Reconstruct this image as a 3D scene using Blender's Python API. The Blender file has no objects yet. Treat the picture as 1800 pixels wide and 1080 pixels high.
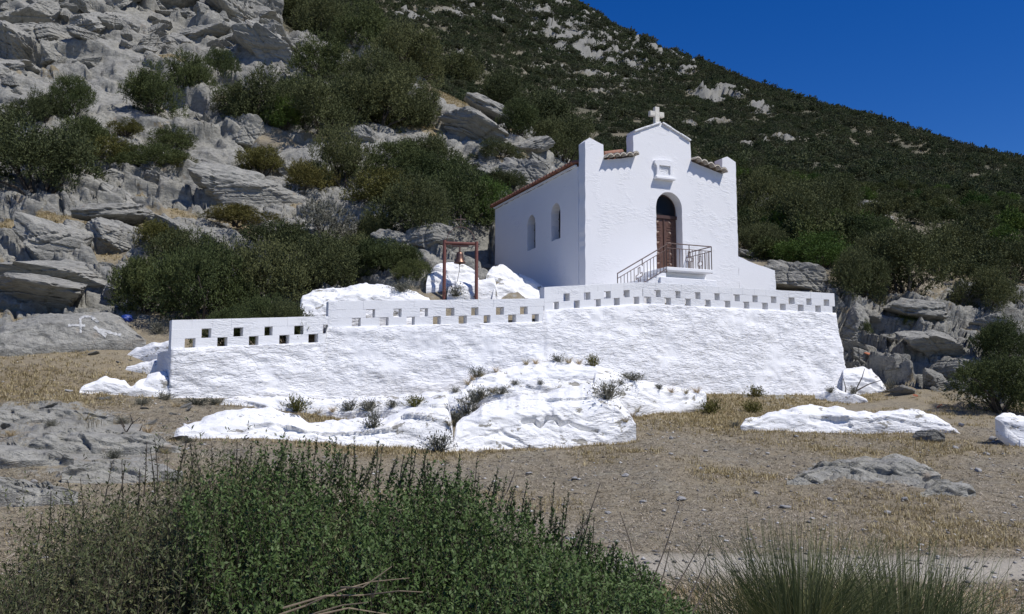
import bpy, bmesh, math, random
import numpy as np
from mathutils import Vector, Matrix
S = bpy.context.scene
COL = S.collection
R = math.radians
PI = math.pi

# ------------------------------------------------------------------ camera
F, TP, EYE = 1530.0, 160.0 / 1530.0, 1.6
CP = 1 / math.sqrt(1 + TP * TP); SP = TP * CP
cam = bpy.data.objects.new("camera", bpy.data.cameras.new("camera"))
COL.objects.link(cam)
cam.data.sensor_width = 36; cam.data.lens = F / 1800 * 36
cam.data.clip_start = 0.05; cam.data.clip_end = 3000
cam.location = (0, 0, EYE); cam.rotation_euler = (PI / 2 + math.atan(TP), 0, 0)
S.camera = cam

# ------------------------------------------------------------------ sky, sun, exposure
SUN_EL = R(55); SUN_AZ = math.atan2(.853, -.522)
world = bpy.data.worlds.new("World"); S.world = world; world.use_nodes = True
wn = world.node_tree.nodes; wl = world.node_tree.links
sky = wn.new("ShaderNodeTexSky"); sky.sky_type = 'NISHITA'; sky.sun_disc = False
sky.sun_elevation = SUN_EL; sky.sun_rotation = SUN_AZ
sky.altitude = 800; sky.air_density = 1.0; sky.dust_density = 0.0; sky.ozone_density = 6.0
hsv = wn.new("ShaderNodeHueSaturation"); hsv.inputs["Saturation"].default_value = 1.32; hsv.inputs["Hue"].default_value = .517
wl.new(sky.outputs[0], hsv.inputs["Color"]); wl.new(hsv.outputs[0], wn["Background"].inputs[0]); wn["Background"].inputs[1].default_value = 0.098
sd = bpy.data.lights.new("sun", 'SUN'); sd.energy = 4.4; sd.angle = R(.5); sd.color = (1, .965, .91)
sun = bpy.data.objects.new("sun", sd); COL.objects.link(sun)
SV = Vector((.853 * math.cos(SUN_EL), -.522 * math.cos(SUN_EL), math.sin(SUN_EL)))
sun.rotation_euler = SV.to_track_quat('Z', 'Y').to_euler(); sun.location = (30, -20, 60)
S.view_settings.view_transform = 'Standard'; S.view_settings.look = 'None'
S.view_settings.exposure = 0; S.view_settings.gamma = 1

# ------------------------------------------------------------------ numeric helpers
rng = np.random.default_rng(7)
random.seed(7)

def ray(px, py):
    rx = (px - 900) / F; uy = (540 - py) / F
    d = CP - uy * SP
    return rx / d, (SP + uy * CP) / d
def W(px, py, Y):
    a, b = ray(px, py)
    return Vector((a * Y, Y, EYE + b * Y))
def zat(py, Y): return EYE + ray(900, py)[1] * Y
def proj(x, y, z):                       # world -> photo pixels (building aid for masks)
    zz = z - EYE
    d = y * CP + zz * SP
    return 900 + F * x / d, 540 - F * (-y * SP + zz * CP) / d

def h2(ix, iy, seed):
    n = (ix.astype(np.int64) * 374761393 + iy.astype(np.int64) * 668265263 + seed * 1442695041) & 0x7fffffff
    n = ((n ^ (n >> 13)) * 1274126177) & 0x7fffffff
    n = ((n ^ (n >> 16)) * 2246822519) & 0x7fffffff
    return ((n ^ (n >> 15)) & 0xffffff) / float(0x1000000)
def vnoise(x, y, seed=0):
    xi = np.floor(x); yi = np.floor(y); fx = x - xi; fy = y - yi
    fx = fx * fx * (3 - 2 * fx); fy = fy * fy * (3 - 2 * fy)
    a = h2(xi, yi, seed); b = h2(xi + 1, yi, seed); c = h2(xi, yi + 1, seed); d = h2(xi + 1, yi + 1, seed)
    return (a + (b - a) * fx) * (1 - fy) + (c + (d - c) * fx) * fy - .5
def fbm(x, y, seed=0, o=4):
    s = 0; a = 1.0
    for i in range(o):
        s = s + a * vnoise(x * 2 ** i + 17.3 * i, y * 2 ** i - 9.1 * i, seed + i); a *= .5
    return s
def worley(x, y, seed):
    xi = np.floor(x); yi = np.floor(y)
    z_ = np.zeros(x.shape); f1 = np.full(x.shape, 9.); f2 = np.full(x.shape, 9.)
    a1 = [z_, z_, z_, z_]; a2 = [z_, z_, z_, z_]
    for i in (-1, 0, 1):
        for j in (-1, 0, 1):
            a = xi + i; b = yi + j
            px = a + .1 + .8 * h2(a, b, seed); py = b + .1 + .8 * h2(a, b, seed + 1)
            d = np.hypot(x - px, y - py); new = [a, b, x - px, y - py]
            m = d < f1; m2 = (~m) & (d < f2)
            a2 = [np.where(m, p_, np.where(m2, n_, q_)) for p_, n_, q_ in zip(a1, new, a2)]
            f2 = np.where(m, f1, np.where(m2, d, f2))
            a1 = [np.where(m, n_, p_) for p_, n_ in zip(a1, new)]; f1 = np.where(m, d, f1)
    return f1, f2, a1, a2
def blocks(x, y, seed, tilt=1.2, crack=.25, step=1.0, soft_=.07):
    """fractured rock: every cell its own height and dip, with cracks between"""
    f1, f2, a1, a2 = worley(x, y, seed)
    def hh(a): return (h2(a[0], a[1], seed + 5) - .5) * step + tilt * ((h2(a[0], a[1], seed + 6) - .5) * a[2] + (h2(a[0], a[1], seed + 7) - .62) * a[3])
    e = np.clip((f2 - f1) / soft_, 0, 1)
    h = hh(a1) * (.5 + .5 * e) + hh(a2) * (.5 - .5 * e)
    return h - crack * (1 - np.clip((f2 - f1) / .10, 0, 1)) ** 2

def sstep(x, a, b):
    t = np.clip((x - a) / (b - a), 0, 1); return t * t * (3 - 2 * t)
def strata(x, y, z, h, seed, cell=2.0, fault=.9, dip=.28, rise=.62):
    """bedded rock: treads and risers, broken into faulted joint blocks; returns the offset in metres"""
    s_ = (z + dip * x + .12 * y + h * 1.3 * fbm(x * .22 / h, y * .22 / h, seed, 3)) / h
    u_ = x + .35 * (y + z) + .25 * cell * fbm(x * .5 / cell, (y + z) * .5 / cell, seed + 8, 2); v_ = (y + z) * .75
    f1, f2, a1, a2 = worley(u_ / cell, v_ / (cell * .8), seed + 2)
    e = sstep(f2 - f1, 0, .12)
    off = (h2(a1[0], a1[1], seed + 3) * (.5 + .5 * e) + h2(a2[0], a2[1], seed + 3) * (.5 - .5 * e)) * fault
    tl = 1.0 * ((h2(a1[0], a1[1], seed + 4) - .5) * a1[2] + (h2(a1[0], a1[1], seed + 5) - .5) * a1[3]) * e
    fr = (s_ + off) % 1.0
    g_ = sstep(fr, rise, 1.0) - fr + .35
    cr = (1 - np.clip((f2 - f1) / .07, 0, 1)) ** 1.5
    return h * (g_ + .35 * tl - .45 * cr), fr

def mesh_np(name, v, f):
    """mesh from arrays; f is (n,3) or (n,4)"""
    me = bpy.data.meshes.new(name)
    v = np.ascontiguousarray(v, dtype=np.float32); f = np.ascontiguousarray(f, dtype=np.int32)
    n, k = f.shape
    me.vertices.add(len(v)); me.vertices.foreach_set("co", v.ravel())
    me.loops.add(n * k); me.loops.foreach_set("vertex_index", f.ravel())
    me.polygons.add(n); me.polygons.foreach_set("loop_start", np.arange(0, n * k, k, dtype=np.int32))
    me.update(calc_edges=True)
    return me
def add_tone(me, arr):
    a_ = me.attributes.new("tone", 'FLOAT', 'POINT'); a_.data.foreach_set("value", np.ascontiguousarray(arr, dtype=np.float32))
def obj(name, data, mat=None, parent=None, smooth=False):
    if isinstance(data, bmesh.types.BMesh):
        me = bpy.data.meshes.new(name); data.to_mesh(me); data.free(); data = me
    o = bpy.data.objects.new(name, data); COL.objects.link(o)
    if mat is not None and len(data.materials) == 0: data.materials.append(mat)
    if smooth: data.polygons.foreach_set("use_smooth", np.ones(len(data.polygons), dtype=bool))
    if parent: o.parent = parent
    return o
def tag(o, label=None, cat=None, group=None, kind=None):
    if label: o["label"] = label
    if cat: o["category"] = cat
    if group: o["group"] = group
    if kind: o["kind"] = kind
    return o
def thing(name, label, cat, loc=(0, 0, 0), rotz=0, group=None):
    o = bpy.data.objects.new(name, None); COL.objects.link(o)
    o.location = loc; o.rotation_euler = (0, 0, rotz)
    o.empty_display_size = .2
    return tag(o, label, cat, group)
def bx(bm, c, s, M=None):
    g = bmesh.ops.create_cube(bm, size=1)["verts"]
    m = Matrix.Translation(c) @ (M if M else Matrix()) @ Matrix.Diagonal((*s, 1))
    bmesh.ops.transform(bm, matrix=m, verts=g)
    return g
def bar(bm, a, b, r, n=8, r2=None):
    a = Vector(a); b = Vector(b); d = b - a
    g = bmesh.ops.create_cone(bm, segments=n, radius1=r, radius2=r if r2 is None else r2, depth=d.length, cap_ends=True)["verts"]
    bmesh.ops.transform(bm, matrix=Matrix.Translation((a + b) / 2) @ d.to_track_quat('Z', 'Y').to_matrix().to_4x4(), verts=g)
def path(bm, pts, r, n=8, taper=1.0):
    m = len(pts) - 1
    for i in range(m):
        ra = r * (1 + (taper - 1) * i / m); rb = r * (1 + (taper - 1) * (i + 1) / m)
        bar(bm, pts[i], pts[i + 1], ra, n, rb)

# ------------------------------------------------------------------ materials
def mat(name):
    m = bpy.data.materials.new(name); m.use_nodes = True
    nt = m.node_tree
    return m, nt, nt.nodes["Principled BSDF"]
class G:
    """small node-graph writer"""
    def __init__(s, nt): s.nt = nt; s.co = None
    def n(s, t, **kw):
        x = s.nt.nodes.new("ShaderNode" + t)
        for k, v in kw.items(): setattr(x, k, v)
        return x
    def l(s, a, b): s.nt.links.new(a, b)
    def coord(s, kind="Object"):
        if s.co is None: s.co = s.n("TexCoord")
        return s.co.outputs[kind]
    def noise(s, scale, detail=4, rough=.55, dist=0, vec=None):
        x = s.n("TexNoise"); x.inputs["Scale"].default_value = scale; x.inputs["Detail"].default_value = detail
        x.inputs["Roughness"].default_value = rough; x.inputs["Distortion"].default_value = dist
        s.l(vec or s.coord(), x.inputs["Vector"]); return x.outputs["Fac"]
    def voro(s, scale, feature='F1', vec=None, out="Distance"):
        x = s.n("TexVoronoi", feature=feature); x.inputs["Scale"].default_value = scale
        s.l(vec or s.coord(), x.inputs["Vector"]); return x.outputs[out]
    def ramp(s, fac, stops):
        x = s.n("ValToRGB"); e = x.color_ramp.elements
        while len(e) < len(stops): e.new(.5)
        for q, (p, c) in zip(e, stops):
            q.position = p; q.color = (*c, 1) if isinstance(c, tuple) else (c, c, c, 1)
        s.l(fac, x.inputs[0]); return x.outputs[0]
    def mix(s, fac, a, b, mode='MIX'):
        x = s.n("Mix", data_type='RGBA', blend_type=mode)
        for sock, val in ((x.inputs[0], fac), (x.inputs[6], a), (x.inputs[7], b)):
            if isinstance(val, (int, float)): sock.default_value = val
            elif isinstance(val, tuple): sock.default_value = (*val, 1)
            else: s.l(val, sock)
        return x.outputs[2]
    def math(s, op, a, b=0.0):
        x = s.n("Math", operation=op)
        for sock, val in zip(x.inputs, (a, b)):
            if isinstance(val, (int, float)): sock.default_value = val
            else: s.l(val, sock)
        return x.outputs[0]
    def bump(s, h, dist, strength=1.0, normal=None):
        x = s.n("Bump"); x.inputs["Distance"].default_value = dist; x.inputs["Strength"].default_value = strength
        s.l(h, x.inputs["Height"])
        if normal: s.l(normal, x.inputs["Normal"])
        return x.outputs[0]
    def attr(s, name, out="Fac"):
        x = s.n("Attribute", attribute_name=name); return x.outputs[out]
    def mapping(s, scale, rot=(0, 0, 0), kind="Object"):
        x = s.n("Mapping"); x.inputs["Scale"].default_value = scale; x.inputs["Rotation"].default_value = rot
        s.l(s.coord(kind), x.inputs["Vector"]); return x.outputs[0]

def plaster_mat(name, base=(.8, .8, .81), ledge=.02, patchy=0.0, fine=.004, stain=.2, size=1.0, chip=0.0):
    """hand-thrown limewashed plaster: short trowel ledges, patchy, with faint dirt"""
    m, nt, p = mat(name); g = G(nt)
    n1 = g.noise(1.1, 3, .6); n2 = g.noise(13, 3)
    c = g.mix(g.ramp(n1, [(.45, 0.), (.75, stain)]), base, (base[0] * .8, base[1] * .79, base[2] * .75))
    c = g.mix(g.ramp(n2, [(.6, 0.), (.8, stain * .8)]), c, (base[0] * .78, base[1] * .76, base[2] * .7))
    if chip: c = g.mix(g.ramp(g.noise(2.1, 5, .72, .3, g.mapping((1, 1, 2.2), (0, R(14), 0))), [(.60, 0.), (.615, 1.)]), c, (.30, .285, .25))
    g.l(c, p.inputs["Base Color"]); p.inputs["Roughness"].default_value = .92
    wv = g.mapping((1 * size, 1 * size, 3.2 * size), (0, R(16), 0))
    a = g.noise(2.6, 4, .62, .8, wv); b = g.noise(5.5, 3, .6, .5, wv)
    la = g.ramp(a, [(.40, 0.), (.46, .45), (.56, .55), (.60, 1.)]); lb = g.ramp(b, [(.44, 0.), (.50, .7), (.62, 1.)])
    h = g.math('ADD', g.math('MULTIPLY', la, 1.0), g.math('MULTIPLY', lb, .55))
    if patchy: h = g.math('MULTIPLY', h, g.ramp(g.noise(.9, 3, .6), [(patchy, .08), (patchy + .12, 1.)]))
    h = g.math('ADD', h, g.math('MULTIPLY', g.noise(32, 2, .6), fine / ledge))
    g.l(g.bump(h, ledge), p.inputs["Normal"])
    return m
M_PLASTER = plaster_mat("lime_plaster", (.80, .80, .81), .006, .50, .003, .10, 1.2)
M_RENDER = plaster_mat("rough_render", (.80, .80, .81), .018, .36, .006, .14)
M_BLOCK = plaster_mat("painted_block", (.75, .755, .765), .006, .45, .004, .2, 1.5)
M_WROCK = plaster_mat("painted_rock", (.80, .80, .80), .013, .40, .007, .22, .9, 1.0)
M_MARBLE = plaster_mat("cream_marble", (.66, .63, .55), .004, 0, .002, .3)

def rock_nodes(g, co=None):
    s = g.mapping((1, 1, 1.5), (R(18), R(-24), 0))
    n1 = g.noise(.9, 5, .7, .4); n2 = g.noise(4.5, 6, .7, .2, s); n3 = g.noise(28, 2, .65)
    c = g.ramp(n2, [(.25, (.11, .107, .095)), (.42, (.215, .21, .188)), (.58, (.31, .303, .27)), (.78, (.46, .44, .385))])
    c = g.mix(g.ramp(n1, [(.38, 0.), (.66, .55)]), c, (.385, .37, .325))
    lich = g.ramp(g.noise(11, 4, .7), [(.56, 0.), (.64, .6)])
    c = g.mix(lich, c, (.15, .148, .135))
    rust = g.ramp(g.noise(1.7, 4, .65, .5), [(.60, 0.), (.74, .55)])
    c = g.mix(rust, c, (.25, .185, .12))
    h = g.math('ADD', g.math('MULTIPLY', n2, 1.0), g.math('MULTIPLY', n3, .25))
    ck = g.voro(3.4, 'DISTANCE_TO_EDGE', g.mapping((1, .8, 2.4), (R(20), R(-16), R(10))))
    h = g.math('ADD', h, g.math('MULTIPLY', g.ramp(ck, [(0., 0.), (.05, 1.)]), .10))
    return c, h
M_ROCK, nt, p = mat("limestone"); g = G(nt)
c, h = rock_nodes(g); g.l(c, p.inputs["Base Color"]); g.l(g.bump(h, .08), p.inputs["Normal"]); p.inputs["Roughness"].default_value = .95

M_GROUND, nt, p = mat("ground_cover"); g = G(nt)
rc, rh = rock_nodes(g)
f1 = g.noise(2.2, 5, .7); f2 = g.noise(24, 4, .7); f3 = g.noise(90, 2, .7)
soil = g.ramp(f2, [(.3, (.135, .116, .082)), (.5, (.275, .242, .172)), (.72, (.43, .395, .30))])
soil = g.mix(g.ramp(g.noise(7, 4, .7), [(.38, .75), (.58, 0.)]), soil, (.13, .115, .098))
soil = g.mix(g.ramp(f1, [(.42, 0.), (.62, .7)]), soil, g.ramp(f3, [(.3, (.18, .148, .10)), (.7, (.37, .31, .215))]))
peb = g.voro(38, 'F1'); pc = g.voro(38, 'F1', None, "Color")
soil = g.mix(g.math('MULTIPLY', g.ramp(peb, [(.20, 1.), (.28, 0.)]), g.ramp(pc, [(.45, 0.), (.55, .75)])), soil, (.34, .33, .31))
straw = g.ramp(g.noise(60, 3, .75, 0, g.mapping((1, .35, 1))), [(.3, (.15, .115, .06)), (.7, (.40, .315, .18))])
c = g.mix(g.attr("straw"), soil, straw)
c = g.mix(g.attr("mat"), c, g.ramp(f2, [(.3, (.045, .045, .028)), (.6, (.085, .082, .050)), (.8, (.16, .145, .10))]))
dust = g.ramp(f2, [(.3, (.37, .335, .265)), (.7, (.53, .48, .39))])
c = g.mix(g.attr("trail"), c, dust)
rk = g.math('ADD', g.attr("rock"), g.math('MULTIPLY', g.math('SUBTRACT', g.noise(3.2, 5, .7), .5), 1.1))
rc = g.mix(g.attr("weather"), rc, (.17, .168, .155))
c = g.mix(g.ramp(rk, [(.44, 0.), (.54, 1.)]), c, rc)
c = g.mix(g.attr("limewash"), c, (.78, .78, .78))
h = g.math('ADD', g.math('MULTIPLY', g.math('MULTIPLY', rh, g.attr("rock")), 1.0), g.math('MULTIPLY', g.math('ADD', f2, g.math('MULTIPLY', f3, .5)), .25))
g.l(c, p.inputs["Base Color"]); g.l(g.bump(h, .11), p.inputs["Normal"]); p.inputs["Roughness"].default_value = .96

def leaf_mat(name, dark, mid, light, rough=.55, trans=.15, tone=.62):
    m, nt, p = mat(name); g = G(nt)
    geo = g.n("NewGeometry"); oi = g.n("ObjectInfo")
    c = g.ramp(g.math('ADD', g.math('MULTIPLY', g.attr("tone"), tone), g.math('MULTIPLY', geo.outputs["Random Per Island"], 1 - tone)), [(.08, dark), (.5, mid), (.92, light)])
    hs = g.n("HueSaturation"); g.l(c, hs.inputs["Color"])
    g.l(g.math('ADD', g.math('MULTIPLY', oi.outputs["Random"], .5), .75), hs.inputs["Value"])
    g.l(g.math('ADD', g.math('MULTIPLY', oi.outputs["Random"], -.035), .517), hs.inputs["Hue"])
    g.l(hs.outputs[0], p.inputs["Base Color"]); p.inputs["Roughness"].default_value = rough
    p.inputs["Specular IOR Level"].default_value = .25
    tr = g.n("BsdfTranslucent"); g.l(hs.outputs[0], tr.inputs["Color"])
    mx = g.n("MixShader"); mx.inputs[0].default_value = trans
    g.l(p.outputs[0], mx.inputs[1]); g.l(tr.outputs[0], mx.inputs[2])
    g.l(mx.outputs[0], nt.nodes["Material Output"].inputs[0])
    return m
M_LEAF = {
 'olive': leaf_mat("olive_leaf", (.046, .055, .022), (.080, .093, .034), (.122, .132, .054), .8, .12),
 'green': leaf_mat("green_leaf", (.042, .056, .018), (.076, .094, .030), (.118, .138, .046), .8, .12),
 'yellow': leaf_mat("yellow_green_leaf", (.070, .070, .018), (.115, .110, .028), (.17, .155, .045), .8, .12),
 'bright': leaf_mat("bright_leaf", (.042, .075, .014), (.068, .118, .022), (.10, .16, .034), .8, .15),
 'grey': leaf_mat("grey_leaf", (.085, .085, .062), (.14, .14, .105), (.22, .215, .165), .8, .1, .3),
 'lentisk': leaf_mat("lentisk_leaf", (.034, .060, .018), (.056, .104, .028), (.115, .170, .064), .55, .2, .5),
 'wispy': leaf_mat("wispy_leaf", (.040, .054, .022), (.074, .092, .038), (.17, .165, .08), .55, .2, .6),
 'rush': leaf_mat("rush_blade", (.055, .078, .028), (.095, .122, .046), (.20, .21, .095), .6, .1, 0),
 'hill': leaf_mat("hazed_leaf", (.058, .066, .034), (.098, .108, .056), (.14, .146, .082), .8, .14),  # olive leaf made paler and greyer, distance haze put into the colour
 'hillgreen': leaf_mat("hazed_green_leaf", (.052, .068, .030), (.090, .112, .050), (.132, .150, .070), .8, .14),  # green leaf paled the same way, haze painted into its tones
 'litter': leaf_mat("straw_litter", (.10, .085, .055), (.27, .23, .14), (.52, .46, .36), .8, .05, 0),
 'straw': leaf_mat("dry_blade", (.24, .18, .085), (.40, .31, .16), (.60, .50, .31), .7, .2, 0),
}
def plain(name, col, rough=.7, var=.25, scale=8, depth=.004, metal=0):
    m, nt, p = mat(name); g = G(nt)
    n = g.noise(scale, 6, .65)
    c = g.mix(g.ramp(n, [(.35, 0.), (.7, 1.)]), col, tuple(x * (1 - var) for x in col))
    g.l(c, p.inputs["Base Color"]); g.l(g.bump(n, depth), p.inputs["Normal"])
    p.inputs["Roughness"].default_value = rough; p.inputs["Metallic"].default_value = metal
    return m
M_TWIG = plain("grey_twig", (.17, .135, .10), .9, .4, 30)
M_DARKTWIG = plain("dark_twig", (.075, .06, .045), .9, .4, 30)
M_DEAD = plain("dead_branch", (.25, .195, .13), .85, .35, 25)
M_DOOR = plain("brown_door_wood", (.115, .054, .034), .5, .35, 12, .003)
M_FRAME = plain("red_brown_frame", (.075, .035, .024), .5, .3, 12)
M_GLASS, nt, p = mat("dark_glass"); p.inputs["Base Color"].default_value = (.012, .014, .018, 1); p.inputs["Roughness"].default_value = .35; p.inputs["Specular IOR Level"].default_value = .12
M_IRON = plain("rusty_iron", (.16, .105, .085), .65, .4, 20, .002)
M_POST = plain("rust_red_steel", (.20, .072, .052), .55, .35, 14, .003)
M_BRONZE = plain("bronze", (.20, .115, .085), .42, .4, 15, .002, .7)
M_TILE, nt, p = mat("terracotta_tile"); g = G(nt)
n = g.noise(5, 5); n2 = g.noise(1.2, 3)
c = g.ramp(n, [(.3, (.17, .065, .042)), (.55, (.30, .125, .075)), (.75, (.42, .24, .16))])
c = g.mix(g.ramp(n2, [(.5, 0.), (.7, .5)]), c, (.30, .22, .17)); g.l(c, p.inputs["Base Color"]); p.inputs["Roughness"].default_value = .85
M_PALETILE = plain("limewashed_tile", (.62, .56, .46), .85, .4, 9)
M_BRICK = plain("brick_shard", (.42, .15, .075), .85, .4, 20)
M_ROPE = plain("grey_rope", (.28, .25, .21), .9, .3, 40)
M_BLUE = plain("blue_plastic", (.02, .06, .32), .4, .4, 20)
M_STONE = plain("loose_stone_grey", (.46, .45, .43), .9, .5, 22, .01)
M_PAINT = plain("white_brush_paint", (.55, .55, .53), .9, .45, 14)

# ------------------------------------------------------------------ terrain
CTRL = {
 -800: [(11,800),(16,680),(22,560),(32,350),(50,0),(70,-250),(120,-400),(250,-450)],
 -300: [(11,830),(16,690),(22,570),(32,360),(48,20),(65,-200),(120,-350),(260,-400)],
 0:    [(11.5,830),(16.5,695),(22,575),(31,360),(46,50),(62,-170),(120,-280),(280,-330)],
 150:  [(12,820),(17,695),(22,575),(31,370),(46,80),(62,-110),(130,-220),(300,-270)],
 300:  [(13,800),(18.2,695),(22.5,570),(31,395),(47,100),(62,-50),(130,-160),(310,-220)],
 450:  [(13.8,790),(19,698),(23,565),(32,400),(50,90),(62,-5),(150,-60),(320,-150)],
 600:  [(14.3,795),(20,700),(24,535),(34,350),(54,85),(75,120),(150,20),(330,-100)],
 750:  [(14.8,798),(20.7,700),(24.5,505),(34,360),(52,150),(70,200),(150,70),(340,-50)],
 900:  [(15,800),(21.3,698),(25,505),(34,380),(48,222),(65,280),(150,120),(340,-8)],
 1000: [(15.5,795),(22.3,693),(26,520),(33.5,405),(44,297),(62,310),(150,150),(340,5)],
 1150: [(16,775),(23.3,688),(27,520),(34,455),(44,390),(65,320),(140,190),(300,75)],
 1300: [(17.5,765),(24.6,688),(28.5,522),(34,460),(46,392),(70,315),(130,225),(260,160)],
 1480: [(18,765),(25.8,690),(29.5,540),(36,455),(50,392),(75,325),(120,265),(230,208)],
 1600: [(18,765),(24.5,695),(29.5,545),(37,458),(52,395),(78,335),(120,285),(210,240)],
 1800: [(17.5,775),(23.5,710),(29,575),(37,485),(52,415),(78,360),(115,325),(180,284)],
 2200: [(17,800),(23,740),(29,640),(37,560),(52,490),(78,430),(110,400),(150,375)],
 2600: [(17,830),(23,780),(29,720),(37,650),(52,580),(78,520),(110,480),(150,455)],
}
SKYLINE = [(-800,-450),(0,-330),(600,-100),(750,-50),(860,10),(930,32),(1000,46),(1060,80),(1100,106),(1160,135),(1220,156),(1330,192),(1440,217),(1600,255),(1700,278),(1800,300),(2200,375),(2600,455)]
cpx = np.array(sorted(CTRL)); ctl = np.array([CTRL[k] for k in cpx], float)      # (C,8,2)
tcol = np.concatenate([np.arange(-1.12, -.64, .008), np.arange(-.64, .64, .0018), np.arange(.64, 1.12, .008)])
rows = [.5]
while rows[-1] < 430:
    y = rows[-1]
    rows.append(y + (min(max(y * y / 980, .04), .055) if y < 15 else y * .0025 if y < 60 else y * .0072))
yrow = np.array(rows)
pxc = 900 + tcol * F
NC, NR = len(tcol), len(yrow)
Z = np.zeros((NR, NC))
sk = np.interp(pxc, *zip(*SKYLINE))
def smooth_interp(x, xp, fp):
    # monotone cubic (Fritsch-Carlson)
    h = np.diff(xp); d = np.diff(fp) / h
    m = np.concatenate([[d[0]], np.where(d[:-1] * d[1:] > 0, 2 * d[:-1] * d[1:] / (d[:-1] + d[1:] + 1e-9), 0), [d[-1]]])
    i = np.clip(np.searchsorted(xp, x) - 1, 0, len(h) - 1)
    t = (x - xp[i]) / h[i]; t = np.clip(t, 0, 1)
    return ((1 + 2 * t) * (1 - t) ** 2 * fp[i] + t * (1 - t) ** 2 * h[i] * m[i] + t * t * (3 - 2 * t) * fp[i + 1] + t * t * (t - 1) * h[i] * m[i + 1])
for j in range(NC):
    ny = [.3, 5.5, 9.2]; nz = [0, 0, .06]
    for k in range(8):
        Yk = np.interp(pxc[j], cpx, ctl[:, k, 0]); pk = np.interp(pxc[j], cpx, ctl[:, k, 1])
        if k == 7: pk = sk[j]
        ny.append(Yk); nz.append(zat(pk, Yk))
    ny.append(ny[-1] * 1.45); nz.append(nz[-1] * .75)
    Z[:, j] = smooth_interp(yrow, np.array(ny), np.array(nz))
k = np.array([1, 4, 6, 4, 1.]) / 16
for _ in range(3):
    Zp = np.pad(Z, ((0, 0), (2, 2)), mode='edge'); Z = sum(k[i] * Zp[:, i:i + NC] for i in range(5))
Y2, T2 = np.meshgrid(yrow, tcol, indexing='ij'); X2 = T2 * Y2
Z0 = Z.copy()

# retaining wall line (front face of the parapet), z of parapet top and foot
WALL = [(-7.06, 18.0), (-4.20, 19.8), (.82, 22.0), (3.55, 23.4), (9.70, 26.0)]
WTOP = [(3.21, 3.46), (3.80, 4.12), (4.41, 4.73), (4.73, 4.73)]
PH = .59
TH = R(23.5); CU = Vector((math.cos(TH), math.sin(TH), 0)); CV = Vector((-CU.y, CU.x, 0))
CA = Vector((2.112, 25.0, 4.2))
wx = np.array([p[0] for p in WALL]); wy = np.array([p[1] for p in WALL])
# terrace floor behind the wall
wyx = np.interp(X2, wx, wy)
floor_z = np.interp(X2, [-7.06, -4.2, -4.0, .8, 3.5, 9.7], [2.62, 2.85, 3.15, 3.65, 4.15, 4.15])
inx = (X2 > -6.95) & (X2 < 9.62)
behind = Y2 - wyx
terr = np.clip((behind - .12) / .22, 0, 1) * inx
back = np.where(X2 < 1, 3.0, 5.0)
terr_f = terr * np.clip((back + 1 - behind) / 1., 0, 1)
Z = np.where(terr_f > 0, Z * (1 - terr_f) + np.maximum(Z, floor_z) * terr_f, Z)
# in front of the wall never above the base line
# flat inside the chapel footprint
ux = (X2 - CA.x) * CU.x + (Y2 - CA.y) * CU.y; vx = (X2 - CA.x) * CV.x + (Y2 - CA.y) * CV.y
inch = (ux > .15) & (ux < 5.35) & (vx > .15) & (vx < 6.7)
front = (ux > -1.2) & (ux < 7.2) & (vx > -3.2) & (vx < .3) & (behind > .15)
lim = 4.25 + np.clip(vx, 0, 9) * .30 + np.clip(-ux - 1.6, 0, 9) * .9 + np.clip(vx - 7.5, 0, 20) * 1.2 + 99 * (ux > .4)
Z = np.where((vx > -1) & (Y2 < 45), np.minimum(Z, lim), Z)
Z = np.where(inch, np.minimum(Z, 4.2), Z)
Z = np.where(front, np.minimum(Z, 4.28), Z)

# cover masks (rock, straw, trail) laid out over the ground
PXv, PYv = proj(X2, Y2, Z)
def ell(l, base):
    m = np.full(PXv.shape, base)
    for (cx, cy, rx, ry, val, yr) in l:
        d = np.hypot((PXv - cx) / rx, (PYv - cy) / ry)
        w = np.clip(1.6 - d * 1.1, 0, 1) * ((Y2 > yr[0]) & (Y2 < yr[1]))
        m = m + (val - m) * w
    return m
nz1 = fbm(X2 * .25, Y2 * .25, 3, 4)
rock = np.clip((Y2 - 21) / 4, 0, 1) * .80 + .02
rock = np.where((Y2 > 58), .14 + .17 * np.clip((1420 - PXv) / 250, 0, 1) * np.clip((Y2 - 85) / 40, 0, 1), rock)
A0 = (0, 60); A1 = (55, 500)
rock = ell([(150, 790, 190, 75, .60, (8, 22)), (60, 740, 120, 30, .55, (8, 22)), (120, 640, 160, 45, .18, A0), (60, 400, 140, 18, .12, A0), (300, 385, 90, 12, .2, A0),
            (110, 570, 140, 30, .9, A0), (60, 500, 140, 50, .95, A0), (1510, 830, 120, 30, .85, (6, 20)), (1650, 850, 60, 16, .8, (6, 20)),
            (1650, 610, 150, 75, .95, A0), (1540, 700, 120, 22, .15, A0), (1600, 470, 260, 60, .15, A0), (1450, 430, 200, 60, .1, A0), (1750, 440, 200, 60, .2, A0),
            (830, 160, 90, 30, .25, A0), (480, 245, 40, 12, .2, A0), (560, 450, 90, 40, .6, A0),
            (1700, 570, 40, 60, .9, A0),
            (1060, 70, 110, 36, .8, A1), (980, 25, 80, 40, .8, A1), (850, 25, 110, 26, .62, A1), (1130, 90, 60, 22, .8, A1), (1185, 118, 45, 14, .75, A1), (930, 20, 60, 20, .7, A1), (1270, 160, 45, 12, .85, A1), (1335, 188, 24, 10, .85, A1),
            (1020, 130, 90, 14, .5, A1), (1050, 160, 90, 12, .5, A1), (960, 130, 60, 12, .5, A1), (1250, 215, 90, 6, .5, A1), (1350, 250, 80, 5, .5, A1), (720, 30, 30, 12, .65, A1), (800, 110, 40, 8, .5, A1)], rock)
rock = rock + nz1 * .35
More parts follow.
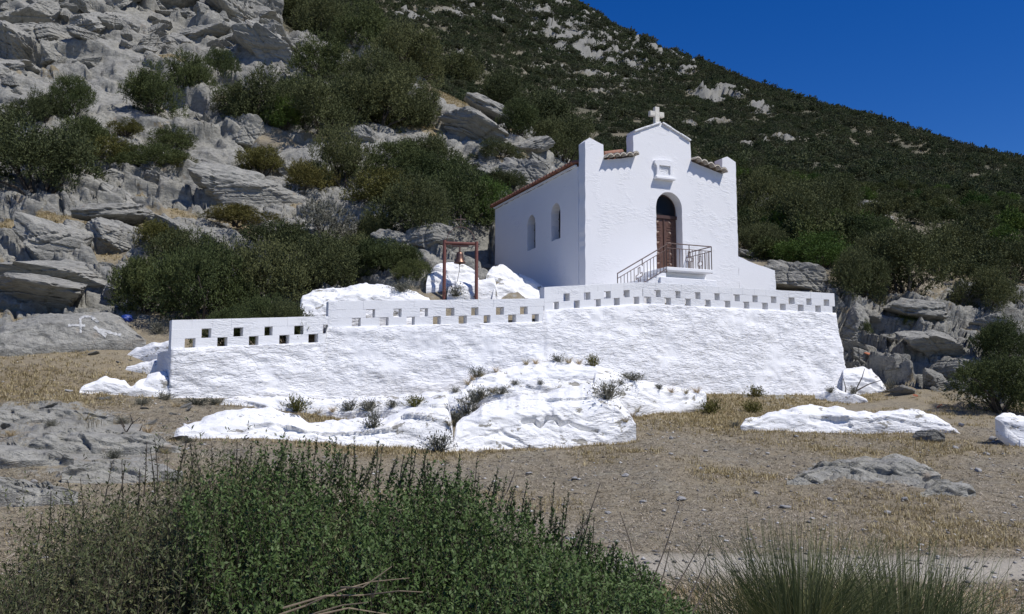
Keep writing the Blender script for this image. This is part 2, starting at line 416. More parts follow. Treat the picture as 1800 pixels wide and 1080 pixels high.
pock = np.clip((fbm(X2 * .42 + .3 * Y2, (Y2 + Z0) * .42, 303, 4) - .30) * 3.2, 0, 1) * (Y2 > 21) * (Y2 < 56)
rock = rock - .9 * pock
rock = np.where((Y2 > 5) & (Y2 < 21) & (PXv > 420), rock - .1, rock)
rock = np.where(terr_f > .1, np.minimum(rock, .35), rock)
straw = ell([(1250, 720, 170, 35, .85, A0), (1400, 690, 130, 20, .9, A0), (120, 660, 200, 50, .52, A0), (600, 735, 80, 12, .9, A0), (60, 390, 170, 20, .9, A0), (700, 795, 150, 12, .7, A0),
             (1560, 780, 200, 30, .5, A0), (1500, 900, 400, 40, .25, A0), (830, 170, 90, 40, .9, A0), (1700, 960, 200, 14, .6, A0), (1600, 1050, 300, 30, .7, A0)], .25) + fbm(X2 * .6, Y2 * .6, 11, 4) * .5
straw = np.where(Y2 > 60, .2, np.maximum(straw, .85 * pock))
tr_c = 8.35 + .12 * np.sin(X2 * .9)
trail = np.clip(1.5 - np.abs(Y2 - tr_c) / .5, 0, 1) * np.clip((X2 - .6) / .8, 0, 1) * .95
trail = np.clip(trail + .35 * fbm(X2 * 2, Y2 * 2, 21) * (trail > 0.05), 0, 1)
near_base = np.clip(1 - np.abs(behind + .25) / .25, 0, 1) * inx
lime = np.clip(1.2 - np.maximum(np.maximum(-1.3 - ux, ux - .2) / .4, 0) - np.maximum(np.maximum(-.6 - vx, vx - 6.2) / .4, 0) + fbm(X2 * 1.3, Y2 * 1.3, 171, 3) * .9, 0, 1)
lime = np.clip((lime - .5) * 6, 0, 1) * (Y2 < 40)
# rock relief, pushed out along the slope's normal
gy = np.gradient(Z0, axis=0) / np.gradient(Y2, axis=0)
gx = np.gradient(Z0, axis=1) / np.maximum(np.gradient(X2, axis=1), 1e-4)
kk = 9
def soft(a):
    for ax in (0, 1):
        c = np.cumsum(np.pad(a, [(kk + 1, kk) if i == ax else (0, 0) for i in (0, 1)], mode='edge'), axis=ax)
        a = (np.take(c, np.arange(2 * kk + 1, c.shape[ax]), axis=ax) - np.take(c, np.arange(0, c.shape[ax] - 2 * kk - 1), axis=ax)) / (2 * kk + 1)
    return a
gy = soft(gy); gx = soft(gx)
nl = np.sqrt(gx * gx + gy * gy + 1)
NX, NY, NZ = -gx / nl, -gy / nl, 1 / nl
q = Y2 * .75 + Z0 * .75
xs = X2 + .35 * q
mask = np.clip((rock - .30) / .35, 0, 1) * np.clip((Y2 - 5) / 4, 0, 1)
quiet = np.clip(np.abs(behind + .1) / .8, .0, 1) * inx + (1 - inx) * 1.0
flank = np.clip(np.maximum(np.maximum(-2.2 - ux, ux - .4), np.maximum(-1. - vx, vx - 8)) / .8, 0, 1)
amp = mask * quiet * (1 - terr_f * .85) * (.18 + .82 * flank) * (1 - inx * (behind < .2) * (behind > -7))
wxp = fbm(X2 * .45, q * .45, 31, 3) * 1.1 + .07 * fbm(X2 * 2.1, q * 2.1, 33, 3); wyp = fbm(X2 * .45, q * .45, 41, 3) * 1.1 + .07 * fbm(X2 * 2.1, q * 2.1, 43, 3)
near = np.clip((Y2 - 14) / 10, .38, 1)
near = np.clip((Y2 - 14) / 10, .30, 1)
D1, fr1 = strata(X2, Y2, Z0, 1.9, 51, 3.2, 1.2)
D2, fr2 = strata(X2, Y2, Z0 + .3 * D1, .62, 61, 1.15, 1.2, .34)
D3, fr3 = strata(X2, Y2, Z0 + .3 * D2, .22, 71, .42, 1.3, .2)
E0 = blocks((xs + wxp * 1.5) / 5.5, (q + wyp * 1.5) / 4.0, 151, 2.6, .25, .35, .10)
E1 = blocks((xs + wxp) / 2.1, (q + wyp) / 1.6, 155, 2.8, .35, .35, .12)
E2 = blocks((xs + wxp * .7) / .85, (q + wyp * .7) / .62, 161, 2.8, .45, .4, .14)
E3 = blocks((xs + wxp * .5) / .36, (q + wyp * .5) / .27, 171, 2.6, .4, .5, .16)
fw_ = sstep(Y2 + 4 * fbm(X2 * .1, Y2 * .1, 177, 2), 33, 40)
mod = np.clip(.85 + 1.1 * fbm(X2 * .35, q * .35, 179, 3), .25, 1.5)
D = (near * (.62 * D1 + .75 * D2 * mod) + .8 * D3) * (1 - fw_) + fw_ * (.95 * E0 + .36 * E1 * mod + .15 * E2 * mod + .07 * E3 * mod) + .05 * fbm(X2 * 3.5, q * 3.5, 81, 4)
far_amp = np.where(Y2 > 60, 2.0, 1.0)
lump = .12 * fbm(X2 * .35, Y2 * .35, 91, 3) + .045 * fbm(X2 * 1.6, Y2 * 1.6, 95, 4)
DD = amp * far_amp * D + lump * quiet * np.clip((Y2 - 6) / 6, .15, 1) * (1 - terr_f * .8)
DD += np.where(Y2 > 60, 2.2 * fbm(X2 * .03, Y2 * .03, 99, 4), 0) * np.clip((Y2 - 60) / 40, 0, 1)
DD = np.where(inch, np.minimum(DD, 0), DD)
ton = np.where((terr_f > 0) | (inx & (np.abs(behind) < 1.)) | front | inch, 0., 1.) * np.clip((Y2 - 12) / 5, 0, 1)
ton = soft(ton)
XD = X2 + NX * DD * ton; YD = Y2 + NY * DD * ton; ZD = Z + DD * (NZ * ton + 1 - ton)
Z = Z + DD * (ton / NZ + 1 - ton)

idx = np.arange(NR * NC).reshape(NR, NC)
quads = np.stack([idx[:-1, :-1], idx[:-1, 1:], idx[1:, 1:], idx[1:, :-1]], -1).reshape(-1, 4)
me = mesh_np("hillside_ground", np.stack([XD, YD, ZD], -1).reshape(-1, 3), quads)
for nm, arr in (("rock", np.clip(rock, 0, 1)), ("straw", np.clip(straw, 0, 1)), ("trail", trail), ("weather", np.clip((Y2 - 50) / 20, 0, .62)), ("mat", np.clip((Y2 - 42) / 15, 0, 1) * np.clip(1.1 - rock, 0, 1) * np.clip(.95 + fbm(X2 * .2, Y2 * .2, 181, 4), 0, 1)), ("limewash", lime)):
    a = me.attributes.new(nm, 'FLOAT', 'POINT'); a.data.foreach_set("value", arr.astype(np.float32).ravel())
tag(obj("ground", me, M_GROUND), kind='structure')
# a plain sheet that carries the ground on behind and beside the camera
bm = bmesh.new()
vs = [bm.verts.new(v) for v in ((-420, -120, -.35), (420, -120, -.35), (420, .6, -.35), (-420, .6, -.35))]
bm.faces.new(vs)
o = obj("field_ground", bm, M_GROUND); tag(o, kind='structure')

def ground_z(x, y):
    x = np.asarray(x, float); y = np.asarray(y, float)
    t = x / y
    fj = np.clip(np.interp(t, tcol, np.arange(NC)), 0, NC - 1.001); fi = np.clip(np.interp(y, yrow, np.arange(NR)), 0, NR - 1.001)
    i = fi.astype(int); j = fj.astype(int); a = fi - i; b = fj - j
    return (Z[i, j] * (1 - b) + Z[i, j + 1] * b) * (1 - a) + (Z[i + 1, j] * (1 - b) + Z[i + 1, j + 1] * b) * a
def samp(arr, x, y):
    t = np.asarray(x) / np.asarray(y)
    j = np.clip(np.rint(np.interp(t, tcol, np.arange(NC))), 0, NC - 1).astype(int); i = np.clip(np.rint(np.interp(y, yrow, np.arange(NR))), 0, NR - 1).astype(int)
    return arr[i, j]
YM = np.concatenate([np.arange(3, 60, .06), np.arange(60, 400, .5)])
def hit(px, py, y0=3.0):
    """where the line of sight through a photo pixel meets the ground"""
    a, b = ray(px, py)
    ys = YM[YM >= y0]
    zz = ground_z(a * ys, ys)
    m = np.nonzero(EYE + b * ys <= zz)[0]
    Y = ys[m[0]] if len(m) else 60.
    return Vector((a * Y, Y, float(ground_z(a * Y, Y))))

# ------------------------------------------------------------------ chapel
chapel = thing("chapel", "small whitewashed chapel with stepped gable front and tiled roof above the terrace", "chapel", CA, TH)
def plate(outline, holes, thick, jit=.006, seg=.16, axis='v', seed=1):
    """wall plate: outline (u,z) with holes, given thickness towards +v (or -u)"""
    rnd = random.Random(seed)
    bm = bmesh.new(); loops = []
    for ri, ring in enumerate([outline] + holes):
        pts = []
        n = len(ring)
        for i in range(n):
            a = ring[i]; b = ring[(i + 1) % n]; d = math.dist(a, b)
            k = max(1, int(d / seg))
            for q in range(k):
                t = q / k; jj = jit if q else jit * .5
                pts.append((a[0] + (b[0] - a[0]) * t + rnd.uniform(-jj, jj), a[1] + (b[1] - a[1]) * t + rnd.uniform(-jj, jj)))
        vs = [bm.verts.new((x, 0, z) if axis == 'v' else (0, x, z)) for x, z in pts]
        loops.append([bm.edges.new((vs[i], vs[(i + 1) % len(vs)])) for i in range(len(vs))])
    es = [e for l in loops for e in l]
    bmesh.ops.triangle_fill(bm, use_beauty=True, edges=es)
    fs = list(bm.faces)
    g = bmesh.ops.extrude_face_region(bm, geom=fs)
    off = Vector((0, thick, 0)) if axis == 'v' else Vector((thick, 0, 0))
    bmesh.ops.translate(bm, verts=[x for x in g["geom"] if isinstance(x, bmesh.types.BMVert)], vec=off)
    bmesh.ops.recalc_face_normals(bm, faces=bm.faces)
    return bm
def arch(x0, x1, zb, zt, n=14, pts=None):
    r = (x1 - x0) / 2; c = (x0 + x1) / 2; zs = zt - r * 1.06
    p = [(x0, zb), (x1, zb)]
    for i in range(n + 1):
        a = PI * i / n
        p.append((c + r * math.cos(a), zs + (zt - zs) * math.sin(a)))
    return p
ZB = 4.2
def L(z): return z - ZB
FO = [(0, -.7), (5.5, -.7), (5.49, L(9.10)), (5.17, L(9.25)), (4.97, L(9.17)), (4.96, L(8.66)), (3.79, L(8.93)), (3.76, L(9.54)), (3.70, L(9.59)), (3.30, L(9.78)), (2.80, L(10.0)), (2.70, L(10.03)), (2.3, L(9.87)),
      (1.73, L(9.62)), (1.70, L(9.55)), (1.69, L(8.84)), (.68, L(8.64)), (.66, L(9.10)), (.2, L(9.26)), (.05, L(9.13))]
door_o = arch(2.47, 3.41, L(5.48), L(7.88))
fw = obj("front_wall", plate(FO, [door_o], .40, .010, .14, 'v', 3), M_PLASTER, chapel)
wing = obj("buttress", plate([(5.503, -.7), (7.05, -.7), (6.98, .2), (6.93, L(5.68)), (6.3, L(5.82)), (5.503, L(6.05))], [], .36, .012, .2, 'v', 5), M_PLASTER, chapel)
w1 = arch(1.56, 2.20, L(6.5), L(7.66)); w2 = arch(3.38, 4.02, L(6.48), L(7.64))
sw = obj("side_wall", plate([(.403, -.7), (6.85, -.7), (6.85, L(8.46)), (.403, L(8.46))], [w1, w2], .36, .012, .16, 'u', 7), M_PLASTER, chapel)
bm = plate([(.403, -.7), (6.85, -.7), (6.85, L(8.46)), (.403, L(8.46))], [], .36, .012, .3, 'u', 9)
bmesh.ops.translate(bm, verts=bm.verts, vec=(5.1, 0, 0)); obj("side_wall", bm, M_PLASTER, chapel)
bm = plate([(.37, -.7), (5.09, -.7), (5.09, L(8.46)), (2.73, L(9.1)), (.37, L(8.46))], [], .34, .012, .3, 'v', 11)
bmesh.ops.translate(bm, verts=bm.verts, vec=(0, 6.5, 0)); obj("back_wall", bm, M_PLASTER, chapel)
# skirt of lime where the flank meets the rock
for k, wo in enumerate((w1, w2)):
    w = obj("window", (lambda b: (bmesh.ops.translate(b, verts=b.verts, vec=(.27, 0, 0)), b)[1])(plate([(x * .999 + .001, z) for x, z in wo], [], .03, 0, 9, 'u', 1)), M_GLASS, chapel)
    b = bmesh.new(); y0, y1, z0, z1 = wo[0][0], wo[1][0], wo[0][1], max(q[1] for q in wo)
    bx(b, (.255, (y0 + y1) / 2, (z0 + z1) / 2), (.03, .035, z1 - z0 - .01))
    for zz in (.3, .62): bx(b, (.257, (y0 + y1) / 2, z0 + (z1 - z0) * zz), (.026, y1 - y0 - .03, .03))
    obj("window_bar", b, M_DARKTWIG, w)
# roof: rows of half-round tiles running down both slopes
def tile_surface(us, vs, zf, th, amp, pitch, lap=None, name=""):
    pass
def roof_mesh(sgn):
    nv = 31 * 8; ns = 40
    v = np.linspace(.42, 6.98, nv + 1); s = np.linspace(0, 1, ns + 1)
    Vv, Sv = np.meshgrid(v, s)
    ph = (Vv - .42) / .2116
    wave = np.abs(np.sin(ph * PI)) ** .8 * .075
    ln = 2.9
    step = ((Sv * 7) % 1) * .022
    jig = .012 * (h2(np.floor(ph), np.floor(Sv * 7), 5) - .5)
    u = 2.75 + sgn * Sv * ln
    z = L(9.16) - Sv * ln * .205 + wave + step + jig
    top = np.stack([u, Vv, z], -1).reshape(-1, 3)
    bot = np.stack([u - sgn * .0, Vv, L(9.16) - Sv * ln * .205 - .035 + wave * .55], -1).reshape(-1, 3)
    n = len(top); ii = np.arange(n).reshape(ns + 1, nv + 1)
    qt = np.stack([ii[:-1, :-1], ii[:-1, 1:], ii[1:, 1:], ii[1:, :-1]], -1).reshape(-1, 4)
    e = ii[-1]; qe = np.stack([e[:-1], e[1:], e[1:] + n, e[:-1] + n], -1)
    e = ii[:, 0]; q0 = np.stack([e[:-1], e[1:], e[1:] + n, e[:-1] + n], -1)
    e = ii[:, -1]; q1 = np.stack([e[:-1], e[1:], e[1:] + n, e[:-1] + n], -1)
    return mesh_np("roof", np.vstack([top, bot]), np.vstack([qt, qt[:, ::-1] + n, qe, q0, q1]))
roof = obj("roof", roof_mesh(-1), M_TILE, chapel)
obj("roof", roof_mesh(1), M_TILE, chapel)
bm = bmesh.new()
for i in range(15):
    a = .45 + i * .435
    bar(bm, (2.75, a, L(9.165)), (2.75, a + .46, L(9.185)), .095, 12, .085)
obj("ridge_tile", bm, M_TILE, chapel)
# mortar fillet under the eaves
bm = bmesh.new(); bx(bm, (-.03, 3.65, L(8.50)), (.07, 6.4, .05)); obj("eaves_band", bm, M_PLASTER, chapel)
# half-round coping tiles over the two notches of the front
def coping(u0, u1, z0, z1, n, name):
    nu = n * 10
    u = np.linspace(u0, u1, nu + 1); v = np.array([-.24, .1, .38])
    U, V = np.meshgrid(u, v)
    ph = (U - u0) / (u1 - u0) * n
    tri = np.abs(np.sin(ph * PI)) ** .75
    z = z0 + (z1 - z0) * (U - u0) / (u1 - u0) + tri * .085 + (V + .24) * .08
    top = np.stack([U, V, z], -1).reshape(-1, 3); bot = top - np.array([0, 0, .042])
    m = len(top); ii = np.arange(m).reshape(3, nu + 1)
    qt = np.stack([ii[:-1, :-1], ii[:-1, 1:], ii[1:, 1:], ii[1:, :-1]], -1).reshape(-1, 4)
    e = ii[0]; qe = np.stack([e[:-1], e[1:], e[1:] + m, e[:-1] + m], -1)
    e = ii[:, 0]; q0 = np.stack([e[:-1], e[1:], e[1:] + m, e[:-1] + m], -1)
    e = ii[:, -1]; q1 = np.stack([e[:-1], e[1:], e[1:] + m, e[:-1] + m], -1)
    return obj(name, mesh_np(name, np.vstack([top, bot]), np.vstack([qt, qt[:, ::-1] + m, qe, q0, q1])), M_PALETILE, chapel)
coping(.665, 1.76, L(8.70), L(8.90), 5, "coping_tiles")
coping(3.79, 5.0, L(9.0), L(8.70), 5, "coping_tiles")
bm = bmesh.new(); bar(bm, (.75, .12, L(8.86)), (1.42, .2, L(9.02)), .075, 12, .085); tag(obj("loose_tile", bm, M_TILE, chapel), "orange half-round tile lying across the left notch")
# ragged mortar courses along the gable's slopes
def cap(pts, name):
    bm = bmesh.new()
    for (a, b) in zip(pts[:-1], pts[1:]):
        a = Vector((a[0], .19, a[1])); b = Vector((b[0], .19, b[1])); d = b - a
        bx(bm, (a + b) / 2 + Vector((random.uniform(-.01, .01), random.uniform(-.015, .01), .02)), (d.length * .99, .50 + random.uniform(-.02, .02), .055), Matrix.Rotation(-math.atan2(d.z, d.x), 4, 'Y'))
    bmesh.ops.bevel(bm, geom=list(bm.edges), offset=.012, segments=1, affect='EDGES')
    return obj(name, bm, M_WROCK, chapel)
cap([(1.72, L(9.61)), (2.0, L(9.735)), (2.31, L(9.86)), (2.68, L(10.015))], "gable_cap")
cap([(2.74, L(10.01)), (3.05, L(9.885)), (3.4, L(9.735)), (3.77, L(9.57))], "gable_cap")
# cross
bm = bmesh.new()
bx(bm, (2.64, .16, L(10.26)), (.155, .13, .60)); bx(bm, (2.475, .16, L(10.335)), (.175, .126, .155)); bx(bm, (2.805, .16, L(10.335)), (.175, .126, .155))
bmesh.ops.bevel(bm, geom=list(bm.edges), offset=.008, segments=1, affect='EDGES')
obj("cross", bm, M_MARBLE, chapel)
# plaque: framed niche with an arched head and worn relief
nic = obj("plaque", plate([(2.42, L(8.24)), (3.08, L(8.24)), (3.08, L(8.34)), (3.03, L(8.36)), (3.03, L(8.62)), (3.10, L(8.72)), (3.10, L(8.80)), (2.95, L(8.83)), (2.75, L(8.85)), (2.55, L(8.83)), (2.40, L(8.80)), (2.40, L(8.72)), (2.47, L(8.62)), (2.47, L(8.36)), (2.42, L(8.34))],
          [[(2.55, L(8.39)), (2.95, L(8.39)), (2.95, L(8.67)), (2.55, L(8.67))]], .098, .005, .06, 'v', 4), M_PLASTER, chapel)
nic.location = (0, -.10, 0)
bm = bmesh.new(); bx(bm, (2.75, -.02, L(8.53)), (.398, .036, .276)); obj("tablet", bm, M_WROCK, nic).location = (0, .10, 0)
bm = bmesh.new(); rnd = random.Random(4)
for r in range(4):
    x = 2.59
    while x < 2.90:
        wd = rnd.uniform(.012, .03); bx(bm, (x, -.041, L(8.44 + .06 * r) + rnd.uniform(-.008, .008)), (wd, .010, rnd.uniform(.012, .032)), Matrix.Rotation(rnd.uniform(-.6, .6), 4, 'Y')); x += wd + .014
o = obj("lettering", bm, M_PLASTER, nic); o.location = (0, .10, 0)
bm = bmesh.new(); bx(bm, (2.75, -.085, L(8.265)), (.70, .165, .075)); bmesh.ops.bevel(bm, geom=list(bm.edges), offset=.012, segments=1, affect='EDGES')
obj("plaque_sill", bm, M_PLASTER, nic).location = (0, .10, 0)
# door in its arch
dr = obj("door", (lambda b: (bmesh.ops.translate(b, verts=b.verts, vec=(0, .345, 0)), b)[1])(plate(arch(2.475, 3.405, L(5.485), L(7.86)), [], .05, 0, 9, 'v', 1)), M_FRAME, chapel)
bm = bmesh.new(); bx(bm, (2.94, .31, L(7.16)), (.93, .07, .10)); bx(bm, (2.94, .32, L(6.32)), (.035, .05, 1.60)); obj("transom", bm, M_FRAME, dr)
o = obj("fanlight", (lambda b: (bmesh.ops.translate(b, verts=b.verts, vec=(0, .335, 0)), b)[1])(plate(arch(2.52, 3.36, L(7.215), L(7.82)), [], .008, 0, 9, 'v', 1)), M_GLASS, dr)
for x0 in (2.49, 2.965):
    bm = bmesh.new(); bx(bm, (x0 + .212, .333, L(6.30)), (.42, .022, 1.62)); lf = obj("door_leaf", bm, M_DOOR, dr)
    bm = bmesh.new()
    for k in range(5):
        zc = L(5.66) + k * .325
        bx(bm, (x0 + .212, .318, zc - .115), (.25, .018, .022)); bx(bm, (x0 + .212, .318, zc + .115), (.25, .018, .022))
        g = bmesh.ops.create_cone(bm, segments=4, radius1=.125, radius2=.03, depth=.03, cap_ends=True)["verts"]
        bmesh.ops.transform(bm, matrix=Matrix.Translation((x0 + .212, .312, zc)) @ Matrix.Rotation(PI / 2, 4, 'X') @ Matrix.Rotation(PI / 4, 4, 'Z'), verts=g)
    obj("leaf_panel", bm, M_DOOR, lf)
# porch slab, its base and the steps
bm = bmesh.new(); bx(bm, (2.83, -.605, L(5.30)), (1.62, 1.18, .10)); bmesh.ops.bevel(bm, geom=list(bm.edges), offset=.012, segments=1, affect='EDGES')
por = obj("porch", bm, M_PLASTER, chapel)
bm = bmesh.new(); bx(bm, (2.94, -.42, L(4.83)), (1.40, .82, .84)); bx(bm, (2.75, -.62, L(4.66)), (1.95, 1.22, .76)); bmesh.ops.bevel(bm, geom=list(bm.edges), offset=.015, segments=1, affect='EDGES'); obj("porch_base", bm, M_PLASTER, por)
bm = bmesh.new(); bx(bm, (2.94, -.20, L(5.395)), (.99, .38, .088)); obj("door_step", bm, M_PLASTER, por)
bm = bmesh.new()
for k in range(5):
    zt = 5.17 - k * .165
    bx(bm, (2.02 - .17 - k * .29, -.61, (L(zt) - .6) / 2), (.34, 1.10 - k * .004, L(zt) + .6))
bmesh.ops.bevel(bm, geom=list(bm.edges), offset=.012, segments=1, affect='EDGES')
obj("steps", bm, M_PLASTER, chapel)
# iron railing with cross motifs
rail = obj("railing", bmesh.new(), M_IRON, chapel)
def railing(pa, pb, n, crosses, name):
    """pa,pb feet of the run; rails at .10, .66, .80 above"""
    bm = bmesh.new(); a = Vector(pa); b = Vector(pb); d = b - a
    for hz, r in ((.10, .011), (.66, .011), (.80, .016)): bar(bm, a + Vector((0, 0, hz)), b + Vector((0, 0, hz)), r, 6)
    for i in range(n + 1):
        p_ = a + d * i / n
        if any(abs(i - c_) < .6 for c_ in crosses): continue
        bar(bm, p_ + Vector((0, 0, .10)), p_ + Vector((0, 0, .66)), .009, 6)
    for q in (0, .5, 1): bar(bm, a + d * q + Vector((0, 0, .0 if q != .5 else .6)), a + d * q + Vector((0, 0, .80)), .014, 6)
    o = obj(name, bm, M_IRON, rail)
    for c_ in crosses:
        p_ = a + d * c_ / n; bm = bmesh.new(); x = d.normalized()
        out = [(-.035, .11), (-.035, .32), (-.12, .32), (-.12, .42), (-.035, .42), (-.035, .6), (.035, .6), (.035, .42), (.12, .42), (.12, .32), (.035, .32), (.035, .11)]
        w_ = [p_ + x * q[0] + Vector((0, 0, q[1])) for q in out]
        for i in range(len(w_)): bar(bm, w_[i], w_[(i + 1) % len(w_)], .011, 6)
        obj("railing_cross", bm, M_IRON, rail)
railing((2.03, -1.17, L(5.24)), (3.60, -1.17, L(5.24)), 14, [7], "porch_rail")
railing((3.60, -1.17, L(5.24)), (3.60, -.05, L(5.24)), 10, [5], "porch_rail")
railing((.40, -1.17, L(4.26)), (2.03, -1.17, L(5.19)), 15, [6.5], "stair_rail")

# ------------------------------------------------------------------ terrace wall with pierced parapet
tw = thing("terrace_wall", "long rough whitewashed retaining wall with a pierced block parapet below the chapel", "wall", (WALL[0][0], WALL[0][1], 1.7))
def lw(o): o.matrix_parent_inverse = Matrix.Translation(tw.location).inverted(); return o
pts = []; BT = []       # body top line, with the step between sections
segs = list(zip(WALL[:-1], WALL[1:]))
bodyv = []
NJ = 44
colsX = []
for si, (a, b) in enumerate(segs):
    L_ = math.dist(a, b); n = max(2, int(L_ / .05))
    for i in range(n + (1 if si == 3 else 0)):
        t = i / n; colsX.append((a[0] + (b[0] - a[0]) * t, a[1] + (b[1] - a[1]) * t, (WTOP[si][0] + (WTOP[si][1] - WTOP[si][0]) * t) - PH, si, t))
cX = np.array([c[0] for c in colsX]); cY = np.array([c[1] for c in colsX]); cT = np.array([c[2] for c in colsX])
nrm = np.stack([np.gradient(cY), -np.gradient(cX)], -1); nrm /= np.linalg.norm(nrm, axis=1)[:, None]
kn = 21; pad = np.pad(nrm, ((kn, kn), (0, 0)), mode='edge'); nrm = np.stack([np.convolve(pad[:, i], np.ones(2 * kn + 1) / (2 * kn + 1), 'valid') for i in (0, 1)], -1)
nrm /= np.linalg.norm(nrm, axis=1)[:, None]
arc = np.concatenate([[0], np.cumsum(np.hypot(np.diff(cX), np.diff(cY)))])
base = np.array([float(ground_z(x + n_[0] * .3, y + n_[1] * .3)) for x, y, n_ in zip(cX, cY, nrm)]) - .35
batter = .03 + .15 * np.clip(arc / 16, 0, 1)
nC = len(cX); vv = []
for j in range(NJ + 1):
    t = j / NJ; z = base + (cT - base) * t
    hgt = cT - z
    dsp = .04 * fbm(arc * .7, z * 1.1, 199, 2) + .035 * fbm(arc * 2.0, z * 3.2, 201, 3) + .030 * np.abs(fbm(arc * 5.5, z * 8, 207, 4)) + .018 * blocks(arc * 2.6 + z, z * 5.5, 211, 1.2, .4) 
    dsp = 1.5 * dsp * np.clip(hgt / .08, .15, 1) + .014
    o_ = .015 + hgt * batter + .10 * np.clip((.55 - (z - base)) / .55, 0, 1) ** 2 + dsp
    vv.append(np.stack([cX + nrm[:, 0] * o_, cY + nrm[:, 1] * o_, z], -1))
TK = .24
vv.append(np.stack([cX - nrm[:, 0] * (TK + .06), cY - nrm[:, 1] * (TK + .06), cT], -1))
vv.append(np.stack([cX - nrm[:, 0] * (TK + .16), cY - nrm[:, 1] * (TK + .16), base], -1))
vv = np.array(vv); nJ = len(vv); ii = np.arange(nJ * nC).reshape(nJ, nC)
qd = np.stack([ii[:-1, :-1], ii[:-1, 1:], ii[1:, 1:], ii[1:, :-1]], -1).reshape(-1, 4)
me = mesh_np("wall_base", vv.reshape(-1, 3), qd)
bm = bmesh.new(); bm.from_mesh(me)
bm.verts.ensure_lookup_table()
for e in (0, nC - 1):
    try: bm.faces.new([bm.verts[int(ii[j, e])] for j in range(nJ)])
    except ValueError: pass
bmesh.ops.recalc_face_normals(bm, faces=bm.faces)
lw(obj("wall_base", bm, M_RENDER, tw))
# return of the wall at its left end
bm = bmesh.new(); n0 = Vector((nrm[0][0], nrm[0][1], 0)); al = Vector((-n0.y, n0.x, 0))
P0 = Vector((WALL[0][0], WALL[0][1], 0)) + al * .16 - n0 * .16
g = bmesh.ops.create_cube(bm, size=1)["verts"]
rot = Matrix.Rotation(math.atan2(al.y, al.x), 4, 'Z')
bmesh.ops.transform(bm, matrix=Matrix.Translation(P0 - n0 * .75 + Vector((0, 0, 2.0))) @ rot @ Matrix.Diagonal((.30, 1.2, 1.18, 1)), verts=g)
bmesh.ops.subdivide_edges(bm, edges=bm.edges, cuts=6, use_grid_fill=True)
for v_ in bm.verts: v_.co += Vector((random.uniform(-.012, .012), random.uniform(-.012, .012), random.uniform(-.012, .012)))
lw(obj("return_wall", bm, M_RENDER, tw))
def parapet(si, first, pitch, hole, name, par):
    a, b = WALL[si], WALL[si + 1]; L_ = math.dist(a, b); d = Vector((b[0] - a[0], b[1] - a[1], 0)).normalized(); n_ = Vector((d.y, -d.x, 0))
    rnd = random.Random(si + 20); bm = bmesh.new(); ch = PH / 3
    def blk(s0, s1, z0, z1):
        if s1 - s0 < .02: return
        vs = []
        j = rnd.uniform(-.0025, .0025); jt = rnd.uniform(-.001, .001)
        for s_ in (s0 + .0005, s1 - .0005):
            zz = WTOP[si][0] + (WTOP[si][1] - WTOP[si][0]) * s_ / L_ - PH
            for w_ in (.0 + j, -TK):
                for z_ in (z0, z1 + jt):
                    q = Vector((a[0], a[1], 0)) + d * s_ + n_ * w_; vs.append(bm.verts.new((q.x, q.y, zz + z_)))
        for f_ in ((0, 4, 5, 1), (2, 3, 7, 6), (0, 1, 3, 2), (4, 6, 7, 5), (1, 5, 7, 3), (0, 2, 6, 4)): bm.faces.new([vs[k_] for k_ in f_])
    for r in (0, 1):
        s = 0.0; c = first + (0 if r == 0 else pitch / 2); z0, z1 = r * ch - (.02 if r == 0 else 0), (r + 1) * ch
        while s < L_ - .005:
            e = min(c, L_)
            while c - s > .62 and r == 0 and e == c and False: break
            blk(s, e, z0, z1); s = c + hole * rnd.uniform(.88, 1.12); c += pitch
            if s > L_: break
    s = 0.0
    while s < L_:
        e = min(s + .41 * rnd.uniform(.97, 1.03), L_)
        if L_ - e < .15: e = L_
        blk(s, e, 2 * ch, PH); s = e
    bmesh.ops.recalc_face_normals(bm, faces=bm.faces)
    bmesh.ops.bevel(bm, geom=list(bm.edges), offset=.0035, segments=1, affect='EDGES')
    for v_ in bm.verts: v_.co += Vector((rnd.uniform(-.0015, .0015), rnd.uniform(-.0015, .0015), rnd.uniform(-.0015, .0015)))
    o_ = obj(name, bm, M_BLOCK, par); return lw(o_)
parapet(0, .27, .665, .20, "parapet", tw)
parapet(1, .55, .655, .20, "parapet", tw)
parapet(2, .26, .62, .19, "parapet", tw)
parapet(3, .03, .655, .20, "parapet", tw)

# ------------------------------------------------------------------ bell frame and bell
P1 = W(781, 480, 24.0); P2 = W(837.5, 480, 24.0)
zb = 3.3; zt = zat(424, 24.0)
bf = thing("bell_stand", "rust red steel bell stand topped by a thin arch and cross, beside the chapel", "bell stand", ((P1.x + P2.x) / 2, 24.0, zb))
hw = (P2.x - P1.x) / 2; H = zt - zb
for sx in (-1, 1):
    bm = bmesh.new(); bar(bm, (sx * hw, 0, 0), (sx * hw, 0, H + (.02 if sx < 0 else -.02)), .048, 14); obj("post", bm, M_POST, bf)
bm = bmesh.new(); bar(bm, (-hw + .04, 0, H - .06), (hw - .04, 0, H - .085), .046, 14); obj("crossbar", bm, M_POST, bf)
bm = bmesh.new(); ra = hw * .86
path(bm, [(ra * math.cos(a), 0, H + .0 + .40 * math.sin(a)) for a in [PI * i / 18 for i in range(19)]], .011, 6); obj("arch", bm, M_IRON, bf)
bm = bmesh.new(); bar(bm, (0, 0, H + .39), (0, 0, H + .75), .012, 6); bar(bm, (-.14, 0, H + .615), (.14, 0, H + .615), .013, 6); obj("frame_cross", bm, M_IRON, bf)
bm = bmesh.new(); bar(bm, (-hw * .55, 0, H - .135), (hw * .5, 0, H - .15), .028, 8); bar(bm, (-.02, 0, H - .15), (-.02, 0, H - .30), .03, 8); obj("yoke", bm, M_IRON, bf)
